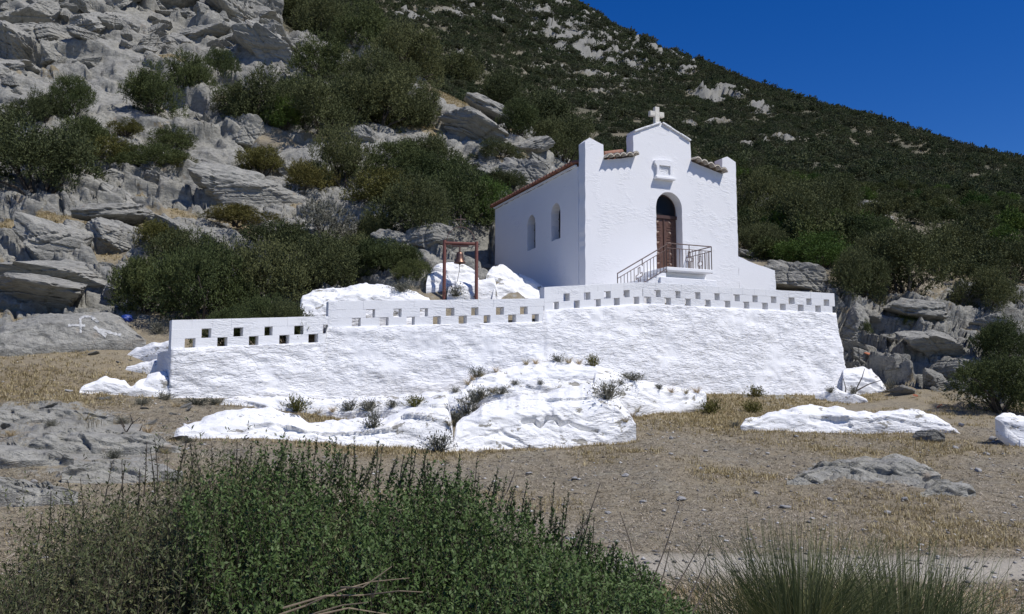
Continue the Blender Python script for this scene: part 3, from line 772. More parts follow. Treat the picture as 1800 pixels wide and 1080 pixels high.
bell = thing("bell", "bronze bell hanging under the crossbar of the red frame", "bell", ((P1.x + P2.x) / 2 - .02, 24.0, zb + H - .30))
def lathe(prof, n=28):
    v = []; f = []
    for i in range(n):
        a = 2 * PI * i / n
        for r, z in prof: v.append((r * math.cos(a), r * math.sin(a), z))
    m = len(prof)
    for i in range(n):
        for j in range(m - 1):
            f.append((i * m + j, ((i + 1) % n) * m + j, ((i + 1) % n) * m + j + 1, i * m + j + 1))
    return mesh_np("lathe", np.array(v), np.array(f))
obj("bell_body", lathe([(.002, .0), (.06, -.01), (.088, -.04), (.096, -.10), (.105, -.18), (.125, -.25), (.16, -.305), (.168, -.325), (.160, -.33), (.145, -.305), (.10, -.2), (.08, -.06), (.002, -.04)]), M_BRONZE, bell, True)
bm = bmesh.new(); bar(bm, (0, 0, -.04), (0, 0, -.34), .012, 8); bmesh.ops.create_icosphere(bm, subdivisions=2, radius=.03, matrix=Matrix.Translation((0, 0, -.35))); obj("clapper", bm, M_IRON, bell)
bm = bmesh.new(); path(bm, [(0, 0, -.37), (-.01, 0, -.55), (-.05, .01, -.75), (-.07, .01, -.85)], .008, 6); obj("bell_rope", bm, M_ROPE, bell)

# ------------------------------------------------------------------ rocks
FEET = []
def slab(name, label, cat, top, bot, Y0, Y1, lean, thick, seed, m, group=None, rough=.07, bury=.35, step=.035, groove=None):
    """rock standing on the ground: face, rounded shoulder, back; outlines give its skyline and foot"""
    tx, ty = zip(*top); bxx, by = zip(*bot)
    if Y0 is None: ym_ = 20. if by[0] < 600 else 8.; Y0 = hit(bxx[0] + 8, by[0] - (8 if ym_ > 9 else 0), ym_).y - .45; Y1 = hit(bxx[-1] - 8, by[-1] - (8 if ym_ > 9 else 0), ym_).y - .45; Y0 = min(Y0, Y1 + 1.5); Y1 = min(Y1, Y0 + 1.5)
    xa, xb = min(tx[0], bxx[0]), max(tx[-1], bxx[-1])
    wid = (xb - xa) * Y0 / F; n = max(24, int(wid / step)); 
    px = np.linspace(xa, xb, n + 1); yt = np.interp(px, tx, ty); yb = np.interp(px, bxx, by)
    wf = (.16 if m is M_ROCK else .025) * (xb - xa)
    yt = yb - (yb - yt) * np.clip(np.minimum(px - xa, xb - px) / wf, .02, 1) ** .6
    yt = np.minimum(yt, yb - .5)
    sN = seed * 13.7
    yt = yt + fbm(px * .06, px * 0 + sN, 5, 4) * np.clip((yb - yt) / 14, 0, 1) * 5
    Yb = np.interp(px, [xa, xb], [Y0, Y1])
    ta = (px - 900) / F
    zb_ = zat(yb, Yb); 
    hh = (yb - yt) * Yb / F
    mj = max(10, int(np.max(hh) * (1 + lean) / step))
    V = []
    prof = [(-.12 * k, 0, 1) for k in (2, 1)]
    for j in range(-2, mj + 1):
        t = max(j, 0) / mj
        g_ = np.interp(t, [0, .5, .62, .85, 1], [0, .70, .80, .95, 1])
        Yj = Yb + lean * hh * np.interp(t, [0, .5, .62, .85, 1], [0, .22, .36, .72, 1])
        y_ = yb + (yt - yb) * g_
        z = zat(y_, Yj)
        if j < 0: z = zb_ - bury * (-j) / 2; Yj = Yb - .02 * j
        V.append(np.stack([ta * Yj * 1.0, Yj, z], -1))
    top_ = V[-1].copy(); kb = 10
    for j in range(1, kb + 1):
        t = j / kb; q_ = top_.copy()
        q_[:, 1] += thick * np.clip(hh / (np.max(hh) + 1e-6), .15, 1) * t
        q_[:, 0] = ta * q_[:, 1]
        q_[:, 2] = top_[:, 2] * (1 - t ** 2.2) + (zb_ - bury) * t ** 2.2
        V.append(q_)
    V = np.array(V)
    if m is M_WROCK and Y0 < 19: FEET.append(V[3].copy())
    x, y, z = V[..., 0], V[..., 1], V[..., 2]
    a1 = x * 1.0 + .25 * z; a2 = z * 1.6 + y * .7
    w_ = fbm(a1 * 1.2, a2 * 1.2, seed + 3, 3) * .5
    st1, _ = strata(x + sN, y, z, .42, seed + 11, .95, 1.2, .2); st2, _ = strata(x + sN, y, z + .3 * st1, .14, seed + 17, .36, 1.3, .3)
    d = (2.6 * st1 + 3.2 * st2) * (1. if m is M_ROCK else .16) + (.9 if m is M_ROCK else .85) * blocks((a1 + w_) / .8 + sN, (a2 + w_) / .5, seed + 21, 1.6, .2, .8, .04) + (0 if m is M_ROCK else .28) * blocks((a1 + w_) / .27 + sN, (a2 + w_) / .16, seed + 25, 1.8, .25, .7, .06) + .35 * fbm(a1 * 3, a2 * 3 + sN, seed, 5)
    fall = np.ones(V.shape[:2]); fall[:3] *= .5
    edge = np.clip(np.minimum(px - xa, xb - px) / 8, .15, 1)
    d = d * rough * fall * edge
    if groove:
        gx_, gy_ = proj(x, y, z)
        for (p0, p1) in zip(groove[:-1], groove[1:]):
            ex, ey = p1[0] - p0[0], p1[1] - p0[1]; t_ = np.clip(((gx_ - p0[0]) * ex + (gy_ - p0[1]) * ey) / (ex * ex + ey * ey), 0, 1)
            dd_ = np.hypot(gx_ - p0[0] - ex * t_, gy_ - p0[1] - ey * t_)
            d = d - .24 * np.exp(-(dd_ / 2.3) ** 2) * (np.arange(V.shape[0]) < V.shape[0] - 12)[:, None]
    dy = -.75 * d; V[..., 1] += dy; V[..., 2] += .55 * d
    nJ_, nC_ = V.shape[:2]; ii_ = np.arange(nJ_ * nC_).reshape(nJ_, nC_)
    o_ = Vector((float(V[:, :, 0].mean()), float(V[:, :, 1].mean()), float(zb_.mean())))
    q4 = np.stack([ii_[:-1, :-1], ii_[:-1, 1:], ii_[1:, 1:], ii_[1:, :-1]], -1).reshape(-1, 4)
    q4 = np.vstack([q4, np.stack([ii_[-1, :-1], ii_[-1, 1:], ii_[0, 1:], ii_[0, :-1]], -1)])
    ob = obj(name, mesh_np(name, V.reshape(-1, 3) - np.array(o_), q4), m); ob.location = o_
    return tag(ob, label, cat, group)
WG = "whitewashed rocks around the terrace"
def white(label, *a, **k): return slab("whitewashed_rock", label, "rock", *a, m=M_WROCK, group=WG, **k)
white("biggest whitewashed boulder in front of the wall, with a zigzag crack across its face", [(795,765),(800,745),(850,712),(900,697),(985,683),(1040,677),(1075,690),(1100,720),(1116,742)], [(795,800),(880,801),(960,798),(1040,786),(1090,765),(1116,746)], 15.2, 16.4, 1.0, 1.2, seed=1, rough=.075, step=.020, groove=[(918,741),(938,738),(949,748),(961,734),(976,737),(985,746),(998,741),(1022,752),(1050,757)])
white("long low whitewashed slab left of the big boulder, behind the dark green bush", [(303,772),(330,745),(400,722),(480,716),(535,737),(545,742),(600,738),(640,734),(680,733),(720,712),(770,695),(800,700)], [(303,786),(360,800),(500,806),(640,804),(800,799)], 14.0, 15.2, 1.2, 1.0, seed=2, rough=.08)
white("thin whitewashed ledge along the foot of the wall above the long slab", [(385,706),(420,699),(600,700),(700,696),(830,684)], [(385,716),(500,720),(620,728),(700,724),(830,716)], 17.6, 18.2, 1.6, .8, seed=3, rough=.07)
white("domed whitewashed rock against the middle of the wall with grey plants along its rim", [(815,680),(830,664),(860,653),(920,640),(980,634),(1040,640),(1060,648),(1100,656)], [(815,688),(900,692),(960,684),(1000,680),(1100,684)], 18.8, 20.0, 1.6, 1.0, seed=4, rough=.10)
white("whitewashed rock tapering to the right beside the big boulder at the wall foot", [(1040,652),(1080,660),(1130,667),(1180,680),(1240,688)], [(1040,694),(1090,708),(1150,716),(1180,712),(1240,695)], 18.6, 21.0, 1.4, .9, seed=5, rough=.10)
white("long whitewashed strip of rock alone on the dry slope to the right", [(1298,742),(1310,734),(1370,722),(1420,712),(1470,716),(1500,727),(1560,725),(1612,719),(1650,740),(1682,762)], [(1298,750),(1370,758),(1440,765),(1500,755),(1560,750),(1610,751),(1682,764)], 17.8, 18.2, .9, .9, seed=6, rough=.09)
white("whitewashed rock cut off by the right edge under the deep green bush", [(1742,732),(1760,727),(1830,728),(1900,740)], [(1742,736),(1780,770),(1800,778),(1900,795)], 16.8, 16.4, .8, 1.0, seed=7, rough=.10)
white("rounded whitewashed rock at the right end of the terrace wall", [(1478,652),(1500,645),(1530,650),(1550,672),(1564,692)], [(1478,694),(1510,706),(1564,698)], 25.2, 25.2, .8, 1.0, seed=8, rough=.09)
white("small low whitewashed ridge at the foot of the wall near its right end", [(1430,691),(1470,683),(1500,693),(1522,703)], [(1430,694),(1480,699),(1522,707)], 24.4, 24.2, .8, .6, seed=9, rough=.05)
white("jagged whitewashed rock lowest of those left of the wall end", [(143,681),(185,662),(222,668),(234,679),(262,660),(290,653),(302,660)], [(143,688),(200,697),(240,691),(302,688)], 17.4, 18.0, .8, .7, seed=10, rough=.08)
white("thin whitewashed streak of rock left of the wall end, between two larger ones", [(222,645),(250,638),(285,630)], [(222,650),(250,650),(285,645)], 19.3, 19.2, 1.2, .5, seed=11, rough=.04)
white("smooth whitewashed rock left of the wall end, highest of those there", [(216,627),(240,610),(270,602),(305,598)], [(216,629),(260,627),(305,623)], 20.2, 19.6, 1.4, .7, seed=12, rough=.05)
white("tall whitewashed rock rising behind the parapet under the dark bushes", [(522,522),(545,512),(590,507),(640,497),(680,502),(720,512),(760,522)], [(522,560),(760,560)], 21.6, 23.0, .8, 1.4, seed=13, rough=.10)
white("rounded whitewashed rock behind the bell frame", [(748,484),(770,466),(805,461),(835,476),(846,498)], [(748,500),(800,506),(846,503)], None, None, .7, .9, seed=14, rough=.10)
white("flat whitewashed rock at the foot of the bell frame", [(785,508),(800,497),(845,491),(868,487),(874,505)], [(785,522),(874,522)], None, None, .7, .8, seed=15, rough=.07)
white("whitewashed rock heaped against the shaded flank of the chapel", [(852,488),(866,470),(885,467),(905,478),(935,492),(960,508)], [(852,500),(900,518),(960,525)], None, None, .8, 1.2, seed=16, rough=.12)
white("small whitewashed rock in the chapel's shadow near its front corner", [(865,508),(885,494),(915,497),(950,512)], [(865,526),(950,526)], None, None, .7, .8, seed=17, rough=.08)

# ------------------------------------------------------------------ grey boulders
def boulder_mesh(seed, sub=5):
    r_ = np.random.default_rng(seed)
    bm = bmesh.new(); bmesh.ops.create_icosphere(bm, subdivisions=sub, radius=1)
    P = np.array([v.co[:] for v in bm.verts])
    n = r_.normal(size=(13, 3)); n /= np.linalg.norm(n, axis=1)[:, None]
    dd = r_.uniform(.5, .95, 13)
    dp = P @ n.T
    rad = np.min(np.where(dp > .05, dd / np.maximum(dp, .05), 9), axis=1)
    rad = np.minimum(rad, 1.25)
    Q = P * rad[:, None]
    bn = np.array([r_.normal() * .35, r_.normal() * .35, 1.0]); bn /= np.linalg.norm(bn)
    lay = Q @ bn * r_.uniform(4, 6) + .35 * fbm(Q[:, 0] * 1.2 + seed, Q[:, 1] * 1.2, seed, 2); li = np.floor(lay)
    d = .11 * (h2(li, li * 0, seed) - .5) - .05 * np.exp(-(np.minimum(lay - li, 1 - lay + li) / .07) ** 2)
    for k in range(5):
        cn = r_.normal(size=3); cn /= np.linalg.norm(cn); ds = np.abs(Q @ cn - r_.uniform(-.5, .5) + .04 * fbm(Q[:, 0] * 3 + k, Q[:, 2] * 3, seed + k, 2))
        d = d - .10 * np.exp(-(ds / .022) ** 2) + .05 * (Q @ cn > 0)
    d = d + .05 * blocks(Q[:, 0] * 2.4 + Q[:, 1] + seed, Q[:, 2] * 2.4 - Q[:, 1], seed, 1.5, .3, 1.0, .04) + .022 * fbm(Q[:, 0] * 7 + Q[:, 1] * 5, Q[:, 2] * 7 - Q[:, 1] * 5, seed + 3, 4)
    Q = Q * (1 + d)[:, None]
    for v, c_ in zip(bm.verts, Q): v.co = c_
    me = bpy.data.meshes.new("boulder"); bm.to_mesh(me); bm.free(); me.materials.append(M_ROCK)
    return me
BM = [boulder_mesh(300 + i) for i in range(9)]
def boulder(px, py, w, h, label, k=0, rot=0, tilt=0, group="grey limestone boulders", depth=.9, y0=3, sink=.25):
    if px > 1480 and py < 700: w *= .72; h *= .72; sink = .34
    p_ = hit(px, py, y0); s = p_.y / F
    o_ = bpy.data.objects.new("boulder", BM[k % len(BM)]); COL.objects.link(o_)
    sx, sz = w * s / 2, h * s / 2 * 1.15
    o_.scale = (sx, (sx + sz) / 2 * depth, sz); o_.rotation_euler = (tilt * .4, tilt, rot)
    o_.location = (p_.x, p_.y + sz * .5, p_.z + sz * (1 - sink * 2))
    return tag(o_, label, "boulder", group)
BL = [
 (430, 262, 110, 60, "big cracked grey boulder among the shrubs above the pale slabs on the left hillside", 0, .3, .1),
 (415, 352, 190, 62, "wide flat grey slab with a dark gap beneath it, high on the left hillside", 1, .1, .12),
 (205, 395, 130, 40, "low grey rock lying in dry grass below the spreading dark bush", 2, .5, -.1),
 (95, 450, 150, 80, "sloping grey outcrop at the left edge above the layered ledges", 3, .2, .3),
 (190, 440, 160, 62, "long tilted grey outcrop left of the yellow-green shrubs", 4, -.3, .3),
 (110, 505, 210, 62, "broad rounded grey ledge at the left, above the rock with the painted sign", 5, .2, .1),
 (70, 540, 190, 46, "flat grey ledge directly above the rock with the painted sign", 6, .1, .1),
 (390, 440, 80, 40, "pale grey rock poking out between the yellow-green bush and the dark thicket", 1, .7, -.2),
 (700, 450, 90, 50, "grey rock under the round bushes left of the bell frame", 2, .2, .2),
 (770, 440, 100, 50, "broken grey rock behind the bell frame", 4, .9, .1),
 (720, 472, 60, 40, "leaning pale rock low behind the bell frame", 5, .4, .6),
 (930, 330, 130, 50, "large pale outcrop left of the chapel roof", 0, .1, .25),
 (950, 300, 70, 34, "small pale outcrop just above the chapel eaves", 3, .8, .2),
 (830, 245, 130, 55, "layered pale outcrop on the ridge left of the chapel", 6, .3, .35),
 (870, 215, 110, 36, "thin layered outcrop high on the ridge above the chapel eaves", 2, .3, .4),
 (850, 320, 70, 36, "small round outcrop between two low shrubs on the slope", 5, .1, .1),
 (640, 250, 80, 40, "pale rock between the dark round shrubs mid-slope", 4, .4, .3),
 (1415, 508, 150, 48, "pale layered rock just behind the right end of the parapet", 0, .15, .18),
 (1320, 452, 50, 18, "small pale rock above the sloping buttress of the chapel", 3, .3, .1),
 (1510, 600, 110, 90, "pointed grey rock beside the right end of the terrace wall", 1, .5, .55),
 (1620, 560, 150, 60, "pale flat-topped rock under the big dark bush on the right", 2, .1, .1),
 (1660, 620, 190, 80, "large cracked grey outcrop in the middle of the right-hand rocks", 5, .3, .15),
 (1740, 590, 110, 60, "grey outcrop with dark hollows towards the right edge", 6, .6, .2),
 (1700, 655, 140, 50, "smooth grey slab beside the deep green bush on the right", 4, .15, .1),
 (1590, 650, 70, 40, "grey block next to the orange tile shards", 0, .8, .15),
 (1520, 645, 60, 50, "rounded rock right behind the whitewashed rock at the wall end", 3, .2, .1),
 (1650, 680, 110, 40, "low grey rock below the outcrop on the right", 1, .4, .2),
 (1585, 694, 60, 30, "small pale boulder right of the whitewashed rock at the wall end", 6, .2, .1),
 (1715, 690, 60, 34, "dark cleft rock partly under the deep green bush", 2, .6, -.2),
 (1700, 520, 80, 46, "pale rock in the gap between the two dark bushes on the right", 3, .5, .5),
 (1648, 778, 56, 28, "dark grey stone at the right tip of the whitewashed strip", 4, .4, .2),
]
for i, b_ in enumerate(BL):
    if b_[1] > 840: boulder(*b_[:5], b_[5], b_[6], b_[7], sink=.34, depth=.7)
    else: boulder(*b_[:5], b_[5], b_[6], b_[7])
slab("boulder", "flat grey rock bearing a white painted sign, left of the terrace wall", "boulder", [(-40,575),(30,562),(80,552),(150,548),(200,552),(240,575),(256,592)], [(-40,620),(60,612),(150,600),(256,598)], 19.6, 20.6, 2.2, 1.2, seed=31, m=M_ROCK, group="grey limestone boulders", rough=.05)
GB = "grey limestone boulders"
for lb, tp_, bt_, ya, yb_, ln_, th_, sd_ in [
 ("low cracked grey outcrop almost flush with the bare ground on the right", [(1376,842),(1430,816),(1500,806),(1575,801),(1640,824)], [(1376,845),(1440,851),(1520,853),(1600,848),(1642,836)], None, None, 2.2, .8, 41),
 ("low ribbed grey rock right of the flush cracked outcrop", [(1606,858),(1650,846),(1700,852)], [(1606,866),(1650,877),(1702,866)], None, None, 1.5, .5, 42),
 ("pale flat ledge of rock at the left edge below the dry grass", [(-60,708),(40,704),(120,712),(205,722)], [(-60,742),(60,744),(205,738)], None, None, 2.0, .9, 43),
 ("broad grey ledge left of the long whitewashed slab", [(60,752),(120,740),(200,735),(265,742),(325,765)], [(60,782),(180,790),(325,788)], None, None, 1.8, .9, 44),
 ("grey slab at the left edge behind the brownish bush", [(-60,776),(20,764),(80,772),(140,790)], [(-60,815),(40,818),(140,808)], None, None, 1.8, .8, 45),
 ("low pale rock just behind the brownish bush", [(120,812),(190,797),(270,797),(330,812)], [(120,832),(230,838),(330,830)], None, None, 1.7, .7, 46),
 ("lowest grey rock at the left, half hidden by the brownish bush", [(-60,838),(20,826),(90,836),(150,852)], [(-60,866),(60,872),(150,864)], None, None, 1.5, .6, 47)]:
    tp_ = [(q_[0], float(np.interp(q_[0], *zip(*bt_))) - .62 * (float(np.interp(q_[0], *zip(*bt_))) - q_[1])) for q_ in tp_] if ya is None and lb.find('ground') < 0 and lb.find('ribbed') < 0 else tp_
    slab("boulder", lb, "boulder", tp_, bt_, ya, yb_, ln_, th_, seed=sd_, m=M_ROCK, group=GB, rough=.12, step=.026)
sign_rock = bpy.data.objects[[o.name for o in bpy.data.objects if o.name.startswith("boulder")][-1]]
for o in bpy.data.objects:
    if o.get("label", "").startswith("flat grey rock bearing"): sign_rock = o
# the painted sign: brush strokes that lie on the rock
from mathutils.bvhtree import BVHTree
def bvh_of(o_):
    me_ = o_.data
    return BVHTree.FromPolygons([o_.location + v.co for v in me_.vertices], [tuple(q.vertices) for q in me_.polygons])
bv = bvh_of(sign_rock); bm = bmesh.new()
def onrock(px, py):
    a, b = ray(px, py); d = Vector((a, 1, b)).normalized()
    l_, n_, i_, ds = bv.ray_cast(Vector((0, 0, EYE)), d)
    return (l_, n_) if l_ else (None, None)
for st, wd in (([(141,560),(142,572),(142,586)], 5), ([(120,573),(130,572),(142,573),(150,573)], 5), ([(142,560),(150,557),(160,558),(167,562),(173,567)], 5), ([(166,575),(175,583),(187,591)], 7), ([(175,580),(190,584),(203,588),(213,590)], 6)):
    dense = []
    for (a, b) in zip(st[:-1], st[1:]):
        for q in range(6): dense.append((a[0] + (b[0] - a[0]) * q / 6, a[1] + (b[1] - a[1]) * q / 6))
    dense.append(st[-1])
    prev = None
    for i, (x, y) in enumerate(dense):
        j = min(i, len(dense) - 2); tx_, ty_ = dense[j + 1][0] - dense[j][0], dense[j + 1][1] - dense[j][1]; ln_ = math.hypot(tx_, ty_) or 1
        ox, oy = -ty_ / ln_ * wd / 2 * random.uniform(.6, 1.1), tx_ / ln_ * wd / 2 * random.uniform(.6, 1.1)
        p1, n1_ = onrock(x + ox, y + oy); p2, n2_ = onrock(x - ox, y - oy)
        if p1 is None or p2 is None: prev = None; continue
        cur = (bm.verts.new(p1 + n1_ * .012 - sign_rock.location), bm.verts.new(p2 + n2_ * .012 - sign_rock.location))
        if prev and (p1 - p2).length < .5: bm.faces.new((prev[0], prev[1], cur[1], cur[0]))
        prev = cur
obj("painted_sign", bm, M_PAINT, sign_rock)
# unnamed hillside boulders
PL, AL = proj(XD, YD, ZD)
KEEP = [(60, 125, 160, 200), (190, 118, 325, 205), (325, 95, 412, 180), (380, 130, 760, 262), (530, 75, 760, 262), (0, 215, 160, 345), (560, 240, 640, 330), (620, 270, 800, 430)]
def scatter_blocks(cand, count, sizes, label, group, gap, flat=(.5, .9)):
    ci = np.argwhere(cand); rng.shuffle(ci); got = []
    for (i, j) in ci:
        if len(got) >= count: break
        x, y, z = XD[i, j], YD[i, j], ZD[i, j]
        s = random.choice(sizes) * random.uniform(.8, 1.25)
        m_ = s * F / y * .8; px_, py_ = PL[i, j], AL[i, j]
        if any(x0 - m_ < px_ < x1 + m_ and y0 - m_ < py_ < y1 + m_ * 1.6 for x0, y0, x1, y1 in KEEP): continue
        if any((x - a) ** 2 + (y - b) ** 2 + (z - c_) ** 2 < (gap * (s + t_)) ** 2 for a, b, c_, t_ in got): continue
        got.append((x, y, z, s))
        o_ = bpy.data.objects.new("boulder", BM[len(got) % 9]); COL.objects.link(o_)
        n_ = Vector((NX[i, j], NY[i, j], NZ[i, j]))
        o_.scale = (s * random.uniform(.95, 1.6), s * random.uniform(.8, 1.2), s * random.uniform(*flat)); o_.location = Vector((x, y, z)) - n_ * s * .18
        o_.rotation_euler = (random.uniform(-.45, .1), random.uniform(.05, .6), random.choice([0, 1.57, 3.14, 4.71]) + random.uniform(-.45, .45))
        tag(o_, label, "boulder", group)
hillc = (Y2 > 24) & (np.abs(T2) < .62) & (terr_f < .05) & ~inch
scatter_blocks(hillc & (rock > .55) & (PXv < 600) & (PYv > -20) & (PYv < 215) & (Y2 > 35) & (Y2 < 58), 130, [.35, .5, .7, .95, 1.3], "angular block of fractured grey rock in the cliff above the highest shrubs on the left", "fractured blocks of the cliff", .52)
scatter_blocks(hillc & (rock > .55) & (PYv > 190) & (Y2 < 52) & (PXv < 1000), 85, [.2, .3, .4, .55, .75], "weathered grey boulder bedded in the rocky slope behind the chapel", "boulders bedded in the rocky slope", .6)
scatter_blocks((rock > .3) & (PXv > 1485) & (PXv < 1790) & (PYv > 560) & (PYv < 705) & (Y2 > 23) & (Y2 < 34), 46, [.09, .13, .18, .25, .34], "broken lump of grey rubble on the slope beside the right end of the terrace wall", "rubble beside the wall's right end", .7)
scatter_blocks((PXv > -20) & (PXv < 330) & (PYv > 595) & (PYv < 850) & (Y2 > 10) & (Y2 < 21), 34, [.05, .07, .09, .12, .16], "grey stone lying in the dry grass to the left of the terrace wall", "stones left of the terrace wall", .8, (.3, .45))

# ------------------------------------------------------------------ foliage builders
def leaves(c, d, ln, wd, side=None, r_=rng):
    """diamond leaves: centres c, long axes d"""
    n = len(c)
    d = d / np.linalg.norm(d, axis=1)[:, None]
    if side is None: side = r_.normal(size=(n, 3))
    s = np.cross(d, side); s /= np.linalg.norm(s, axis=1)[:, None] + 1e-9
    ln = np.broadcast_to(ln, (n,))[:, None]; wd = np.broadcast_to(wd, (n,))[:, None]
    v = np.stack([c - d * ln / 2, c + s * wd / 2, c + d * ln / 2, c - s * wd / 2], 1).reshape(-1, 3)
    return v, np.arange(4 * n).reshape(-1, 4)
def crown_points(seed, n, lumps, flat=1.0, wild=.12):
    """points and outward directions over a dome of overlapping clumps, unit half-width, base z=0"""
    r_ = np.random.default_rng(seed)
    el_ = r_.uniform(.75, 1.15, 2); az = r_.uniform(0, 2 * PI, lumps); zz = r_.uniform(0, 1, lumps) ** .8
    rr = np.sqrt(np.clip(1 - zz ** 2 * .8, 0, 1)) * r_.uniform(.3, .88, lumps)
    C = np.stack([rr * np.cos(az) * el_[0], rr * np.sin(az) * el_[1], .10 + zz * r_.uniform(.5, .8, lumps)], -1); rad = r_.uniform(.15, .34, lumps)
    k = r_.choice(lumps, n, p=rad ** 2 / np.sum(rad ** 2))
    d = r_.normal(size=(n, 3)); d[:, 2] += .25; d /= np.linalg.norm(d, axis=1)[:, None]
    sh = r_.uniform(.55, 1.0, n) ** .6 + r_.exponential(wild, n) * (r_.random(n) < .35)
    P = C[k] + d * (rad[k] * sh)[:, None] * np.array([1, 1, .85])
    P[:, 2] *= flat
    keep = P[:, 2] > -.08
    return P[keep], d[keep], C, rad
def shrub_mesh(seed, n, lumps, leaf, flat=1.0, wild=.12, m='olive', upright=.3):
    """crown of feathery sprays: each spray carries a row of leaves"""
    nl = 10; ns = n // nl
    P, d, C, rad = crown_points(seed, ns, lumps, flat, wild * .5)
    r_ = np.random.default_rng(seed + 1); ns = len(P)
    sx_ = d * .9 + r_.normal(size=P.shape) * .35; sx_[:, 2] += upright + .25; sx_ /= np.linalg.norm(sx_, axis=1)[:, None]
    sl = r_.uniform(.07, .17, ns) * (1 + (r_.random(ns) < .12) * r_.uniform(.4, 1.1, ns))
    t = (np.arange(nl) + r_.random((ns, nl))) / nl
    c_ = P[:, None] + sx_[:, None] * (sl[:, None] * (t - .35))[..., None] + r_.normal(size=(ns, nl, 3)) * (.014 * (1.1 - t * .7))[..., None]
    ax = sx_[:, None] * .9 + r_.normal(size=(ns, nl, 3)) * .5
    lw_ = leaf * r_.uniform(.7, 1.4, ns * nl)
    v, f = leaves(c_.reshape(-1, 3), ax.reshape(-1, 3), lw_, lw_ * .42, None, r_)
    tone = np.clip(.5 + .32 * np.sin(P @ np.array([4.1, 3.3, 2.2]) + seed) * .6 + .2 * r_.normal(size=ns), 0, 1)
    me_ = mesh_np("growth", v, f); me_.materials.append(M_LEAF[m]); add_tone(me_, np.repeat(tone, nl * 4))
    bm_ = bmesh.new(); k = np.random.default_rng(seed + 2)
    for i in range(min(9, lumps)):
        tip = Vector(C[i]) * .95; tip.z *= flat; a = Vector((k.uniform(-.08, .08), k.uniform(-.08, .08), -.15))
        mid = a.lerp(tip, .5) + Vector((k.uniform(-.1, .1), k.uniform(-.1, .1), .05))
        path(bm_, [a, mid, tip], .028, 5, .4)
    st = bpy.data.meshes.new("stems"); bm_.to_mesh(st); bm_.free(); st.materials.append(M_DARKTWIG)
    return me_, st
def protos(m, n, leaf, seeds, lumps=22, flat=1.0, wild=.12): return [shrub_mesh(s_, n, lumps, leaf, flat, wild, m) for s_ in seeds]
PRO = {
 'olive': protos('olive', 34000, .034, (11, 12, 13, 14), 30, 1.0, .2),
 'green': protos('green', 34000, .034, (21, 22, 23), 30, 1.0, .18),
 'yellow': protos('yellow', 26000, .036, (31, 32), 26, .9, .18),
 'bright': protos('bright', 28000, .036, (41, 42), 26, 1.0, .18),
 'grey': protos('grey', 9000, .040, (51, 52), 16, 1.0, .35),
}
def put_shrub(name, px, py, w, h, typ, label, cat="shrub", group=None, y0=8., k=None, depth=.85):
    p_ = hit(px, py, y0); s = p_.y / F
    hw_ = w * s / 2; hh_ = h * s
    fo, st = PRO[typ][(k if k is not None else int(px * 7 + py)) % len(PRO[typ])]
    t = thing(name, label, cat, (p_.x, p_.y + hw_ * depth * .45, p_.z - .04 * hh_ + .12 * hw_), random.uniform(0, 6.28), group)
    t.scale = (hw_, hw_ * 1.0, hh_ * .95)
    f_ = bpy.data.objects.new("growth", fo); COL.objects.link(f_); f_.parent = t
    s_ = bpy.data.objects.new("stems", st); COL.objects.link(s_); s_.parent = t
    return t
GS = "shrubs on the rocky hillside"; GR = "shrubs to the right of the chapel"; GW = "thicket behind the parapet"
